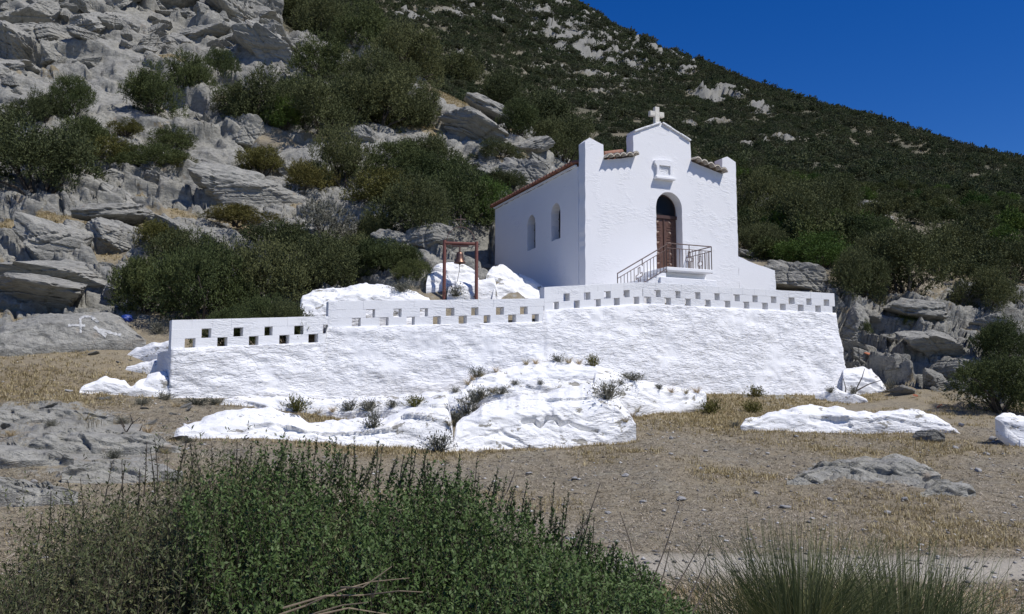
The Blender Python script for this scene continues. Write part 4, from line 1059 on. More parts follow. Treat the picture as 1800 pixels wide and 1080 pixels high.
SH = [
 (110, 200, 100, 80, 'green', "round dark shrub below the cliff at the upper left, apart from the others", GS),
 (255, 205, 135, 92, 'green', "left-hand shrub of the three that grow together under the cliff", GS),
 (322, 178, 115, 88, 'green', "middle shrub of the three that grow together under the cliff", GS),
 (378, 142, 70, 58, 'green', "topmost and smallest of the three joined shrubs under the cliff", GS),
 (445, 225, 150, 100, 'olive', "wide grey-olive shrub left of the bright green one on the hillside", GS),
 (492, 232, 72, 66, 'bright', "small bright green shrub squeezed between two grey-olive ones", GS),
 (565, 245, 150, 105, 'olive', "grey-olive shrub right of the bright green one on the hillside", GS),
 (655, 232, 150, 110, 'olive', "dark shrub left of the pale outcrop on the ridge", GS),
 (738, 228, 110, 80, 'olive', "dark round shrub touching the pale outcrop on the ridge", GS),
 (570, 150, 120, 85, 'green', "large shrub with a visible trunk, above the cluster on the hillside", GS),
 (645, 165, 110, 80, 'olive', "shrub leaning against the big trunked one on the hillside", GS),
 (500, 42, 110, 62, 'olive', "leftmost shrub along the top of the near ridge", GS),
 (560, 70, 120, 80, 'olive', "second shrub from the left along the top of the near ridge", GS),
 (640, 100, 130, 90, 'green', "third shrub from the left along the top of the near ridge", GS),
 (705, 138, 120, 100, 'olive', "bushy dark shrub where the brown grass begins on the ridge", GS),
 (800, 150, 110, 60, 'olive', "shrub just behind the brown grass on the ridge", GS),
 (885, 190, 110, 70, 'olive', "rounded shrub below the far slope, right of the brown grass", GS),
 (955, 245, 120, 88, 'olive', "pale-topped shrub on the ridge above the chapel's left pillar", GS),
 (990, 285, 110, 80, 'olive', "lowest shrub on the ridge, touching the chapel's left pillar", GS),
 (910, 250, 90, 66, 'green', "shrub tucked behind the layered pale outcrop on the ridge", GS),
 (15, 245, 100, 70, 'olive', "small dark shrub cut off by the left edge, above the spreading bush", GS),
 (35, 345, 270, 140, 'olive', "big spreading dark bush at the left edge of the hillside", GS),
 (130, 278, 130, 78, 'green', "dark rounded shrub above the spreading bush at the left", GS),
 (190, 302, 140, 62, 'yellow', "low green shrub to the right of the spreading bush", GS),
 (255, 305, 150, 52, 'green', "low sprawling shrub lying over the pale slabs", GS),
 (305, 302, 80, 36, 'yellow', "tip of low foliage furthest right over the pale slabs", GS),
 (215, 236, 90, 28, 'yellow', "thin yellow-green cushion on the ledge under the cliff", GS),
 (455, 312, 115, 52, 'yellow', "yellow-green cushion shrub beside the slab with the dark gap", GS),
 (535, 345, 120, 64, 'yellow', "yellow-green shrub below the round dark one mid-slope", GS),
 (598, 330, 110, 98, 'olive', "round dark shrub standing alone on the pale mid-slope rocks", GS),
 (690, 322, 130, 72, 'green', "mid-green shrub right of the round dark one", GS),
 (745, 305, 120, 68, 'olive', "dark shrub above the mid-green one on the mid slope", GS),
 (765, 350, 150, 72, 'green', "leafy shrub just above the thicket left of the chapel", GS),
 (675, 378, 170, 74, 'yellow', "olive-yellow shrub at the left of the thicket above the bell", GS),
 (880, 285, 90, 34, 'olive', "low dark cushion between outcrops above the chapel eaves", GS),
 (880, 338, 95, 34, 'olive', "low dark cushion next to the chapel eaves", GS),
 (805, 412, 165, 105, 'green', "tall leafy bush directly behind the bell frame", GS),
 (725, 425, 150, 95, 'olive', "dark bush left of the tall leafy one behind the bell", GS),
 (860, 405, 90, 78, 'bright', "greener bush beside the back corner of the chapel", GS),
 (655, 440, 90, 60, 'olive', "dark bush at the lower left of the thicket above the bell", GS),
 (570, 430, 130, 72, 'grey', "thin grey-leaved shrub through which the rock shows", GS),
 (405, 402, 140, 32, 'yellow', "flat yellow-green cushion above the dark thicket", GS),
 (262, 452, 145, 68, 'yellow', "mounded yellow-green shrub left of the dark thicket", GS),
 (240, 560, 180, 110, 'green', "leftmost bush of the dark thicket behind the low parapet", GW),
 (340, 585, 210, 160, 'green', "front bush of the dark thicket directly behind the low parapet", GW),
 (330, 500, 190, 90, 'olive', "back bush of the dark thicket left of the centre", GW),
 (450, 560, 200, 150, 'olive', "middle bush of the dark thicket behind the parapet", GW),
 (480, 470, 190, 80, 'olive', "topmost bush of the dark thicket behind the parapet", GW),
 (560, 515, 190, 110, 'olive', "bush of the dark thicket that hangs over the tall whitewashed rock", GW),
 (655, 502, 150, 76, 'green', "bush of the thicket above the right part of the tall whitewashed rock", GW),
 (722, 505, 85, 46, 'green', "smallest bush of the thicket, nearest to the bell frame", GW),
 (610, 478, 150, 70, 'olive', "bush of the thicket just below the thin grey-leaved shrub", GW),
 (700, 478, 110, 50, 'green', "low bush of the thicket in front of the broken rocks by the bell", GW),
 (62, 228, 105, 66, 'olive', "small dark shrub between the round one under the cliff and the left edge", GS),
 (300, 268, 110, 46, 'green', "low green shrub just under the three joined shrubs", GS),
 (605, 205, 120, 74, 'olive', "dark shrub below the big trunked one on the hillside", GS),
 (700, 190, 110, 70, 'olive', "dark shrub below the brown grass, left of the pale ridge outcrop", GS),
 (520, 200, 90, 60, 'green', "green shrub above the bright green one on the hillside", GS),
 (410, 205, 70, 56, 'olive', "narrow shrub at the right foot of the three joined shrubs", GS),
 (70, 300, 110, 60, 'green', "shrub filling the gap behind the spreading bush at the left edge", GS),
 (1335, 395, 140, 100, 'olive', "tall brownish bush right behind the chapel's right pillar", GR),
 (1420, 440, 180, 125, 'olive', "large dark bush a little right of the chapel", GR),
 (1338, 452, 110, 62, 'olive', "low dark bush above the chapel's buttress", GR),
 (1475, 395, 150, 90, 'olive', "hazy olive bush above the large dark one right of the chapel", GR),
 (1445, 478, 190, 66, 'bright', "light green leafy bush above the right end of the parapet", GR),
 (1530, 455, 130, 80, 'green', "dark green bush between the light leafy one and the big dark one", GR),
 (1512, 548, 120, 110, 'olive', "brushy dark bush beside the right end of the parapet", GR),
 (1605, 542, 210, 140, 'olive', "largest dark bush on the right, casting a deep shadow on pale rock", GR),
 (1690, 480, 170, 90, 'olive', "dark bush behind the gap of pale rock on the right", GR),
 (1755, 556, 140, 82, 'olive', "rounded bush right of the pale rock gap", GR),
 (1800, 500, 140, 84, 'olive', "dark bush at the right edge above the rounded one", GR),
 (1600, 577, 60, 22, 'green', "tiny shrub in a crack of the right-hand outcrop", GR),
 (1520, 605, 36, 28, 'green', "tiny dark shrub on the pointed rock by the wall end", GR),
 (1785, 650, 135, 84, 'green', "green bush cut off by the right edge, above the deep green spreading one", GR),
 (1780, 732, 185, 104, 'green', "deep green spreading bush at the right edge above a whitewashed rock", GR),
]
for k_, s_ in enumerate(SH):
    if s_[6] == GS and s_[0] > 370: s_ = (s_[0], s_[1], s_[2] * 1.2, s_[3] * 1.14) + s_[4:]
    put_shrub("shrub", s_[0], s_[1], s_[2], s_[3], s_[4], s_[5], "shrub", s_[6], y0=19.5 if s_[6] == GW else 21.0 if s_[1] < 640 else 14., k=k_)

for k_, (x_, y_, r_w, r_h, lb) in enumerate([(-6.35, 19.35, .75, .95, "low dark bush pressed against the back of the parapet at its left end"), (-5.15, 20.05, .8, 1.0, "low dark bush behind the parapet where it steps up"), (-5.8, 20.5, .9, 1.3, "dark bush in the thicket just behind the two pressed against the parapet")]):
    fo, st = PRO[('green', 'olive', 'green')[k_]][k_]
    t = thing("shrub", lb, "shrub", (x_, y_, float(ground_z(x_, y_)) - .02), k_ * 2., GW); t.scale = (r_w, r_w * .8, r_h)
    for nm_, me_ in (("growth", fo), ("stems", st)):
        c_ = bpy.data.objects.new(nm_, me_); COL.objects.link(c_); c_.parent = t
# ------------------------------------------------------------------ maquis on the slopes behind
SM = [shrub_mesh(600 + i, 9000, 20, .062, 1.0, .2, ('olive', 'green', 'olive', 'green', 'olive', 'bright')[i])[0] for i in range(6)]
for m_ in SM: m_.name = "maquis_shrub"
midm = (T2 > .06) & (T2 < .64) & (Y2 > 33.5) & (Y2 < 82) & (rock < .55) & ~inch
midm &= ~((T2 < .18) & (Y2 < 48)) & (ux > -.5) & ~((ux < 7.5) & (vx < 9))
dA = np.gradient(Y2, axis=0) * np.gradient(X2, axis=1)
w_ = (midm * dA * np.clip(40 / Y2, .3, 1.2)).ravel(); w_ /= w_.sum()
pick = rng.choice(len(w_), 420, p=w_, replace=False)
used = []
for id_ in pick:
    i, j = divmod(int(id_), NC); x, y = X2[i, j], Y2[i, j]
    s = random.uniform(.9, 1.75)
    if any((x - a) ** 2 + (y - b) ** 2 < (.62 * (s + c_)) ** 2 for a, b, c_ in used): continue
    used.append((x, y, s))
    if len(used) > 200: break
    o_ = bpy.data.objects.new("maquis_shrub", SM[len(used) % 6]); COL.objects.link(o_)
    o_.location = (x, y, Z[i, j] - .1); o_.scale = (s, s, s * random.uniform(.75, 1.05)); o_.rotation_euler = (0, 0, random.uniform(0, 6.28))
    tag(o_, "dark maquis shrub in the dense scrub of the slope right of the chapel", "shrub", "maquis shrubs on the slope behind the chapel")
# the mountain beyond: scrub that reads as one mass
farm = (np.abs(T2) < .66) & (Y2 > 60) & (Y2 < 360) & ~((T2 > .06) & (Y2 < 80))
cov = np.clip(1.6 - rock * 1.45 + .6 * fbm(X2 * .06, Y2 * .06, 141, 3), .16, 1)
w_ = (farm * dA * cov).ravel(); w_ /= w_.sum()
NF = 42000
pick = rng.choice(len(w_), NF, p=w_, replace=True)
bx0 = X2.ravel()[pick] + rng.normal(size=NF) * .5; by0 = Y2.ravel()[pick] + rng.normal(size=NF) * .5
vis = by0 > 60; bx0 = bx0[vis]; by0 = by0[vis]; NF = len(bx0)
bz0 = ground_z(bx0, by0); sc_ = rng.uniform(.65, 1.5, NF) * rng.choice([1, 1, 1, 1.5], NF) * np.clip(by0 / 170, .85, 1.35)
me_ = bpy.data.meshes.new("scrub"); me_.vertices.add(NF); me_.vertices.foreach_set("co", np.stack([bx0, by0, bz0 - .12], -1).astype(np.float32).ravel())
for nm, arr in (("size", sc_), ("turn", rng.uniform(0, 6.28, NF))):
    a = me_.attributes.new(nm, 'FLOAT', 'POINT'); a.data.foreach_set("value", arr.astype(np.float32))
pc = bpy.data.collections.new("scrub_kinds")
for i in range(6):
    q_ = bpy.data.objects.new("scrub_crown", shrub_mesh(700 + i, 1500, 12, .13, .8, .25, ('hill', 'hillgreen', 'hill', 'hillgreen', 'hill', 'hillgreen')[i])[0]); pc.objects.link(q_)
ng_ = bpy.data.node_groups.new("scrub_spread", 'GeometryNodeTree')
ng_.interface.new_socket("Geometry", in_out='INPUT', socket_type='NodeSocketGeometry'); ng_.interface.new_socket("Geometry", in_out='OUTPUT', socket_type='NodeSocketGeometry')
N_ = ng_.nodes; gi = N_.new('NodeGroupInput'); go_ = N_.new('NodeGroupOutput'); ip = N_.new('GeometryNodeInstanceOnPoints'); ci_ = N_.new('GeometryNodeCollectionInfo')
ci_.inputs['Collection'].default_value = pc; ci_.inputs['Separate Children'].default_value = True; ci_.inputs['Reset Children'].default_value = True
ip.inputs['Pick Instance'].default_value = True
n1 = N_.new('GeometryNodeInputNamedAttribute'); n1.data_type = 'FLOAT'; n1.inputs['Name'].default_value = "size"
n2 = N_.new('GeometryNodeInputNamedAttribute'); n2.data_type = 'FLOAT'; n2.inputs['Name'].default_value = "turn"
cx_ = N_.new('ShaderNodeCombineXYZ'); mp_ = N_.new('GeometryNodeMeshToPoints')
K_ = ng_.links.new
K_(gi.outputs[0], mp_.inputs['Mesh']); K_(mp_.outputs[0], ip.inputs['Points']); K_(ci_.outputs[0], ip.inputs['Instance'])
K_(n2.outputs[0], cx_.inputs['Z']); K_(cx_.outputs[0], ip.inputs['Rotation']); K_(n1.outputs[0], ip.inputs['Scale']); K_(ip.outputs[0], go_.inputs[0])
o_ = obj("scrub", me_); md_ = o_.modifiers.new("spread", 'NODES'); md_.node_group = ng_; tag(o_, kind='stuff')
# one tree on the skyline
p_ = hit(1706, 292, 100.); tr = thing("tree", "lone small tree standing up against the sky on the right-hand skyline", "tree", p_)
s = p_.y / F
fo = bpy.data.objects.new("crown", SM[1]); COL.objects.link(fo); fo.parent = tr; fo.scale = (9 * s, 9 * s, 10 * s); fo.location = (0, 0, 4 * s)
bm = bmesh.new(); path(bm, [(0, 0, -1), (.1, 0, 2 * s), (0, 0, 8 * s)], .9 * s, 6, .5); obj("trunk", bm, M_DARKTWIG, tr)

# ------------------------------------------------------------------ small plants in the cracks of the painted rocks
def tuft_mesh(seed, n, m, wd, spread=.6, droop=.3, leafy=0):
    r_ = np.random.default_rng(seed); V_ = []; F_ = []; c0 = 0
    for i in range(n):
        az = r_.uniform(0, 2 * PI); rad_ = r_.uniform(0, .25); tilt = abs(r_.normal(0, spread)); ln_ = r_.uniform(.55, 1.05)
        b_ = np.array([rad_ * math.cos(az), rad_ * math.sin(az), -.05]); d_ = np.array([math.sin(tilt) * math.cos(az), math.sin(tilt) * math.sin(az), math.cos(tilt)])
        sd = np.cross(d_, r_.normal(size=3)); sd /= np.linalg.norm(sd)
        pts_ = []
        for k in range(5):
            t = k / 4; q_ = b_ + d_ * ln_ * t + np.array([math.cos(az), math.sin(az), -.6]) * droop * t * t * ln_
            w0 = wd * (1 - t * .85)
            pts_ += [q_ + sd * w0 / 2, q_ - sd * w0 / 2]
        V_.append(pts_)
        for k in range(4): F_.append((c0 + 2 * k, c0 + 2 * k + 1, c0 + 2 * k + 3, c0 + 2 * k + 2))
        c0 += 10
        for k in range(leafy):
            t = r_.uniform(.3, 1); q_ = b_ + d_ * ln_ * t + np.array([math.cos(az), math.sin(az), -.6]) * droop * t * t * ln_
            e = r_.normal(size=3) * .5 + d_ * .8; e /= np.linalg.norm(e); s2 = np.cross(e, r_.normal(size=3)); s2 /= np.linalg.norm(s2)
            l2, w2_ = wd * 5 * r_.uniform(.6, 1.3), wd * 1.8
            V_.append([q_, q_ + e * l2 / 2 + s2 * w2_ / 2, q_ + e * l2, q_ + e * l2 / 2 - s2 * w2_ / 2]); F_.append((c0, c0 + 1, c0 + 2, c0 + 3)); c0 += 4
    me2 = mesh_np("plant", np.array([x for q_ in V_ for x in q_]), np.array(F_)); me2.materials.append(M_LEAF[m]); add_tone(me2, np.full(len(me2.vertices), .5)); return me2
TG = [tuft_mesh(800 + i, 130, 'grey', .03, .75, .25, 3) for i in range(3)]
TY = [tuft_mesh(810 + i, 110, 'yellow', .035, .6, .2, 4) for i in range(2)]
TS = [tuft_mesh(820 + i, 120, 'straw', .022, .5, .35, 0) for i in range(2)]
surf = [bvh_of(o) for o in bpy.data.objects if o.name.startswith("whitewashed_rock")]
def hit_rocks(px, py, y0):
    best = hit(px, py, y0); a, b = ray(px, py); d = Vector((a, 1, b)).normalized()
    for t_ in surf:
        l_, n_, i_, ds = t_.ray_cast(Vector((0, 0, EYE)), d)
        if l_ and l_.y < best.y: best = l_
    return best
def plant(px, py, w, h, kind, label, group=None):
    p_ = hit_rocks(px, py, 8.); s = p_.y / F
    L_ = {'g': TG, 'y': TY, 's': TS}[kind]
    o_ = bpy.data.objects.new("small_plant", L_[int(px) % len(L_)]); COL.objects.link(o_)
    o_.location = p_; o_.scale = (w * s * .62, w * s * .5, h * s * 1.0); o_.rotation_euler = (0, 0, random.uniform(0, 6))
    tag(o_, label, "plant", group)
CR = "plants in the cracks of the whitewashed rocks"
plant(523, 722, 42, 32, 'y', "yellow-green tuft at the wall foot, above the long whitewashed slab", CR)
plant(730, 714, 50, 22, 'y', "yellow-green tuft on the ledge left of the domed whitewashed rock", CR)
plant(1042, 643, 30, 24, 'y', "spiky tuft on top of the domed whitewashed rock", CR)
plant(770, 792, 70, 44, 'g', "round grey bush at the lower left corner of the biggest boulder", CR)
plant(1068, 700, 75, 42, 'g', "grey bush on the right shoulder of the biggest boulder", CR)
plant(1110, 668, 60, 20, 'g', "low grey cushion at the wall foot right of the domed rock", CR)
plant(1250, 728, 45, 32, 'y', "grey-green tuft in dry grass near the wall foot, lowest of three", CR)
plant(1328, 698, 42, 24, 'y', "grey-green tuft in dry grass close under the wall, highest of three", CR)
plant(1322, 726, 46, 26, 'y', "grey-green tuft in dry grass just above the whitewashed strip", CR)
plant(1500, 692, 18, 18, 'g', "small brown bush in front of the rock at the wall's right end", CR)
plant(1566, 690, 26, 34, 'g', "dark twiggy bush beside the rock at the wall's right end", CR)
plant(278, 588, 40, 34, 'g', "dry grey plant on the whitewashed rock at the wall's left end", CR)
plant(800, 520, 44, 28, 'g', "grey plant between the posts of the bell frame", CR)
plant(708, 512, 50, 26, 'g', "grey plant on the whitewashed rock left of the bell frame", CR)
for (px, py, w, h) in [(615,722,36,28),(648,722,34,30),(655,752,36,44),(690,716,30,20),(838,662,40,24),(860,650,40,18),(905,640,36,14),(980,636,34,18),(880,692,36,20),(905,676,24,12),(820,725,50,44),(800,750,52,44),(836,706,44,36),(850,696,40,22),(1090,676,20,14),(1150,672,22,12),(1158,684,24,14),(950,676,16,12),(800,690,24,14),(290,704,40,20),(345,712,60,18),(380,712,40,18),(1460,690,22,14),(1292,752,24,16),(1670,490,1,1)][:-1]:
    plant(px, py, w, h, 'g', "small dry grey plant growing in a crack of the whitewashed rocks", "dry grey plants in the cracks")
for (px, py) in [(822,676),(832,668),(846,662),(872,654),(888,648),(925,641),(942,640),(1000,638),(1018,640),(790,748),(806,736),(846,700),(866,690),(560,726),(585,724),(1100,742),(1112,733),(1120,724),(1180,690),(1205,692),(1225,690)]:
    plant(px, py, 26, 17, 's', "dry straw tuft along the edge of the whitewashed rocks", "straw tufts along the whitewashed rocks")
for (px, py, w, h, k_) in [(40,735,40,20,'s'),(90,750,30,16,'g'),(150,738,50,20,'s'),(215,745,34,18,'g'),(260,762,40,22,'s'),(120,790,44,20,'s'),(60,800,36,18,'g'),(200,806,40,22,'g'),(290,798,36,20,'s'),(330,780,30,16,'g'),(20,770,40,20,'s'),(175,770,30,18,'s'),(250,712,40,18,'g'),(310,716,34,16,'s')]:
    plant(px, py, w, h, k_, "dry tuft growing between the flat grey rocks at the lower left", "dry tufts among the flat grey rocks")
# dead branches by the wall's right end
def twigs(name, label, px, py, segs_, r, m, y0=8., group=None, cat="branch"):
    p_ = hit(px, py, y0); s = p_.y / F; bm_ = bmesh.new()
    for seg in segs_:
        pts_ = [Vector(((x - px) * s, (random.uniform(-.1, .1) if i else 0), (py - y) * s)) for i, (x, y) in enumerate(seg)]
        path(bm_, pts_, r, 6, .35)
    o_ = obj(name, bm_, m); o_.location = p_
    return tag(o_, label, cat, group)
twigs("dead_branch", "bare forked branch sticking up beside the right end of the wall", 1500, 705, [[(1500,706),(1508,682),(1516,665),(1520,650)], [(1507,688),(1530,677),(1549,670)], [(1485,702),(1486,685),(1485,668)], [(1500,706),(1492,694)]], .022, M_DARKTWIG)
twigs("dead_weed", "dried brown weed standing on the grey rock left of the long whitewashed slab", 225, 775, [[(225,778),(222,760),(215,748),(205,742)], [(222,760),(232,745),(245,735)], [(224,768),(240,760),(250,748)], [(218,752),(210,735)], [(232,746),(230,730)]], .012, M_DARKTWIG, cat="weed")

# ------------------------------------------------------------------ tile shards, blue scrap, loose stones
bm = bmesh.new()
def shard(seed):
    b = bmesh.new(); r_ = random.Random(seed); ring = [(math.cos(a) * r_.uniform(.6, 1), math.sin(a) * r_.uniform(.35, .6)) for a in [i * 1.05 for i in range(6)]]
    v0 = [b.verts.new((x, y, .10 * (1 - x * x))) for x, y in ring]; fc = b.faces.new(v0)
    g_ = bmesh.ops.extrude_face_region(b, geom=[fc]); bmesh.ops.translate(b, verts=[q_ for q_ in g_["geom"] if isinstance(q_, bmesh.types.BMVert)], vec=(0, 0, .12)); bmesh.ops.recalc_face_normals(b, faces=b.faces)
    return b
bm.free()
for i, (px, py, w, lb) in enumerate([(1528,630,22,"long orange tile shard, nearest to the wall end of the scattered ones"),(1552,640,24,"orange tile shard lying between two others by the grey block"),(1575,640,20,"orange tile shard touching the grey block"),(1653,718,20,"orange tile shard on the path below the deep green bush"),(1610,700,14,"small orange tile shard under the pale boulder")]):
    p_ = hit(px, py, 14.); o_ = obj("tile_shard", shard(i), M_BRICK); s = w * p_.y / F / 2; o_.scale = (s, s, s); o_.location = p_ + Vector((0, 0, .05)); o_.rotation_euler = (.5, .3, i * 1.3)
    tag(o_, lb, "tile shard", "broken orange tiles on the right")
b = bmesh.new(); bmesh.ops.create_icosphere(b, subdivisions=3, radius=1)
for v_ in b.verts: v_.co *= 1 + .35 * float(fbm(np.array([v_.co.x * 2 + 3]), np.array([v_.co.z * 2 + v_.co.y]), 5, 3)[0])
o_ = obj("plastic_bag", b, M_BLUE); p_ = hit(222, 566, 17.); o_.scale = (.16, .12, .11); o_.location = p_ + Vector((0, 0, .06)); tag(o_, "scrap of blue plastic lying in the shade under the dark thicket", "plastic bag")
ST = [boulder_mesh(400 + i, 2) for i in range(4)]
for m_ in ST: m_.materials.clear(); m_.materials.append(M_STONE); m_.name = "stone"
ls = [(1198,881,22,8),(1010,845,14,6),(930,835,12,5),(1100,838,16,6),(1180,800,10,5),(1240,795,10,5),(1350,800,9,6),(1232,826,8,5),(1070,905,14,6),(1130,885,14,6),(1400,770,12,6),(1680,790,12,7),(1735,800,14,7),(1745,775,14,9),(1690,750,12,9),(1720,830,14,8),(1120,716,18,8),(1140,722,20,10),(1115,730,12,8),(1105,760,18,9),(1180,772,10,6),(1560,905,20,7),(1380,895,18,7),(1460,880,14,6),(60,850,16,8),(15,880,14,12),(120,690,14,6),(255,684,26,8),(30,735,30,8),(1330,870,12,6),(1280,840,10,5),(1590,880,14,7)]
for i, (px, py, w, h) in enumerate(ls):
    p_ = hit(px, py, 6.); s = p_.y / F; o_ = bpy.data.objects.new("loose_stone", ST[i % 4]); COL.objects.link(o_)
    o_.scale = (w * s / 2, w * s / 2.4, h * s / 2); o_.location = p_ + Vector((0, 0, h * s * .3)); o_.rotation_euler = (.1, .1, i * 1.7)
    tag(o_, "dark flat stone lying alone on the bare ground right of the bush" if i == 0 else "small loose stone lying on the bare dusty ground", "stone", "loose stones on the ground")
# gravel
ng = 9000
tg = rng.uniform(-.62, .62, ng); yg = 5.5 + 14 * rng.random(ng) ** 1.3; xg = tg * yg
kp = (samp(np.clip(rock, 0, 1), xg, yg) < .5); xg, yg = xg[kp], yg[kp]; ng = len(xg); zg = ground_z(xg, yg)
oc = np.array([(1, 0, 0), (0, 1, 0), (-1, 0, 0), (0, -1, 0), (0, 0, .7), (0, 0, -.7)]); of = np.array([(0, 1, 4), (1, 2, 4), (2, 3, 4), (3, 0, 4), (1, 0, 5), (2, 1, 5), (3, 2, 5), (0, 3, 5)])
sz = .008 + .030 * rng.random(ng) ** 4; sv = oc[None] * (sz[:, None, None] * rng.uniform(.5, 1.4, (ng, 6, 1))) * np.array([1.2, 1, .7])
def rotz(A_): return np.stack([A_[..., 0] * ca - A_[..., 1] * sa, A_[..., 0] * sa + A_[..., 1] * ca, A_[..., 2]], -1)
an = rng.uniform(0, 6.28, ng); ca, sa = np.cos(an)[:, None], np.sin(an)[:, None]; sv = rotz(sv) + np.stack([xg, yg, zg + sz * .2], -1)[:, None]
M_GRAV, nt, p = mat("gravel_stone"); g = G(nt); geo = g.n("NewGeometry"); g.l(g.ramp(geo.outputs["Random Per Island"], [(0., (.09, .08, .07)), (.6, (.24, .225, .205)), (1., (.56, .55, .52))]), p.inputs["Base Color"]); p.inputs["Roughness"].default_value = .95
tag(obj("gravel", mesh_np("gravel", sv.reshape(-1, 3), (of[None] + 6 * np.arange(ng)[:, None, None]).reshape(-1, 3)), M_GRAV), kind='stuff')
# ------------------------------------------------------------------ dry grass
def grass(name, xs_, ys_, lo, hi, wd, nb_, m, ti_=.55):
    n = len(xs_); zs = ground_z(xs_, ys_)
    B = np.repeat(np.stack([xs_, ys_, zs], -1), nb_, 0); N = len(B)
    B[:, :2] += rng.normal(size=(N, 2)) * .03
    L_ = rng.uniform(lo, hi, N) * np.repeat(rng.uniform(.5, 1.2, n), nb_)
    az = rng.uniform(0, 2 * PI, N); ti = np.abs(rng.normal(0, ti_, N)) if ti_ < 1 else rng.uniform(1.1, 1.5, N)
    d = np.stack([np.sin(ti) * np.cos(az), np.sin(ti) * np.sin(az), np.cos(ti)], -1); o2 = np.stack([np.cos(az), np.sin(az), -.3 + 0 * az], -1)
    s = np.stack([-np.sin(az), np.cos(az), 0 * az], -1) * (wd * (B[:, 1:2] / 10) ** .6)
    m1 = B + d * (L_ * .55)[:, None]; tp = B + d * L_[:, None] + o2 * (L_ * .28)[:, None]
    V_ = np.stack([B - s / 2, B + s / 2, m1 + s * .4, m1 - s * .4, tp], 1).reshape(-1, 3)
    q_ = np.arange(N)[:, None] * 5; Fq = q_ + np.array([0, 1, 2, 3]); Ft = q_ + np.array([3, 2, 4, 4])
    fa = np.vstack([np.hstack([q_ + 0, q_ + 1, q_ + 2]), np.hstack([q_ + 0, q_ + 2, q_ + 3]), np.hstack([q_ + 3, q_ + 2, q_ + 4])])
    return tag(obj(name, mesh_np(name, V_, fa), M_LEAF[m]), kind='stuff')
wgt = (np.clip(straw - .28, 0, 1) ** 1.1 * (rock < .55) * (Y2 > 9.2) * (Y2 < 50) * (np.abs(T2) < .64) * dA * (terr_f < .5) * np.clip(22 / Y2, .3, 2) * (trail < .2)).ravel(); wgt /= wgt.sum()
pk = rng.choice(len(wgt), 15000, p=wgt)
gx_ = X2.ravel()[pk] + rng.normal(size=15000) * .06; gy_ = Y2.ravel()[pk] + rng.normal(size=15000) * .06
grass("dry_grass", gx_, gy_, .03, .11, .008, 8, 'straw', .85)
ft = np.vstack(FEET); ft = ft[rng.random(len(ft)) < .55]; ft = np.vstack([ft, ft]); grass("dry_grass", ft[:, 0] + rng.normal(size=len(ft)) * .05, ft[:, 1] - rng.uniform(.0, .22, len(ft)), .03, .12, .007, 5, 'straw', .8)
nl_ = 70000; tg = rng.uniform(-.62, .62, nl_); yg = 7.0 + 12 * rng.random(nl_) ** 1.2; kp = (samp(np.clip(rock, 0, 1), tg * yg, yg) < .5) & (samp(trail, tg * yg, yg) < .3)
grass("dry_grass", (tg * yg)[kp], yg[kp], .03, .10, .0065, 3, 'litter', 1.35)
tg = rng.uniform(-.62, .62, 2600); yg = rng.uniform(5.6, 7.45, 2600)
grass("dry_grass", np.concatenate([tg * yg]), yg, .03, .12, .006, 8, 'straw')

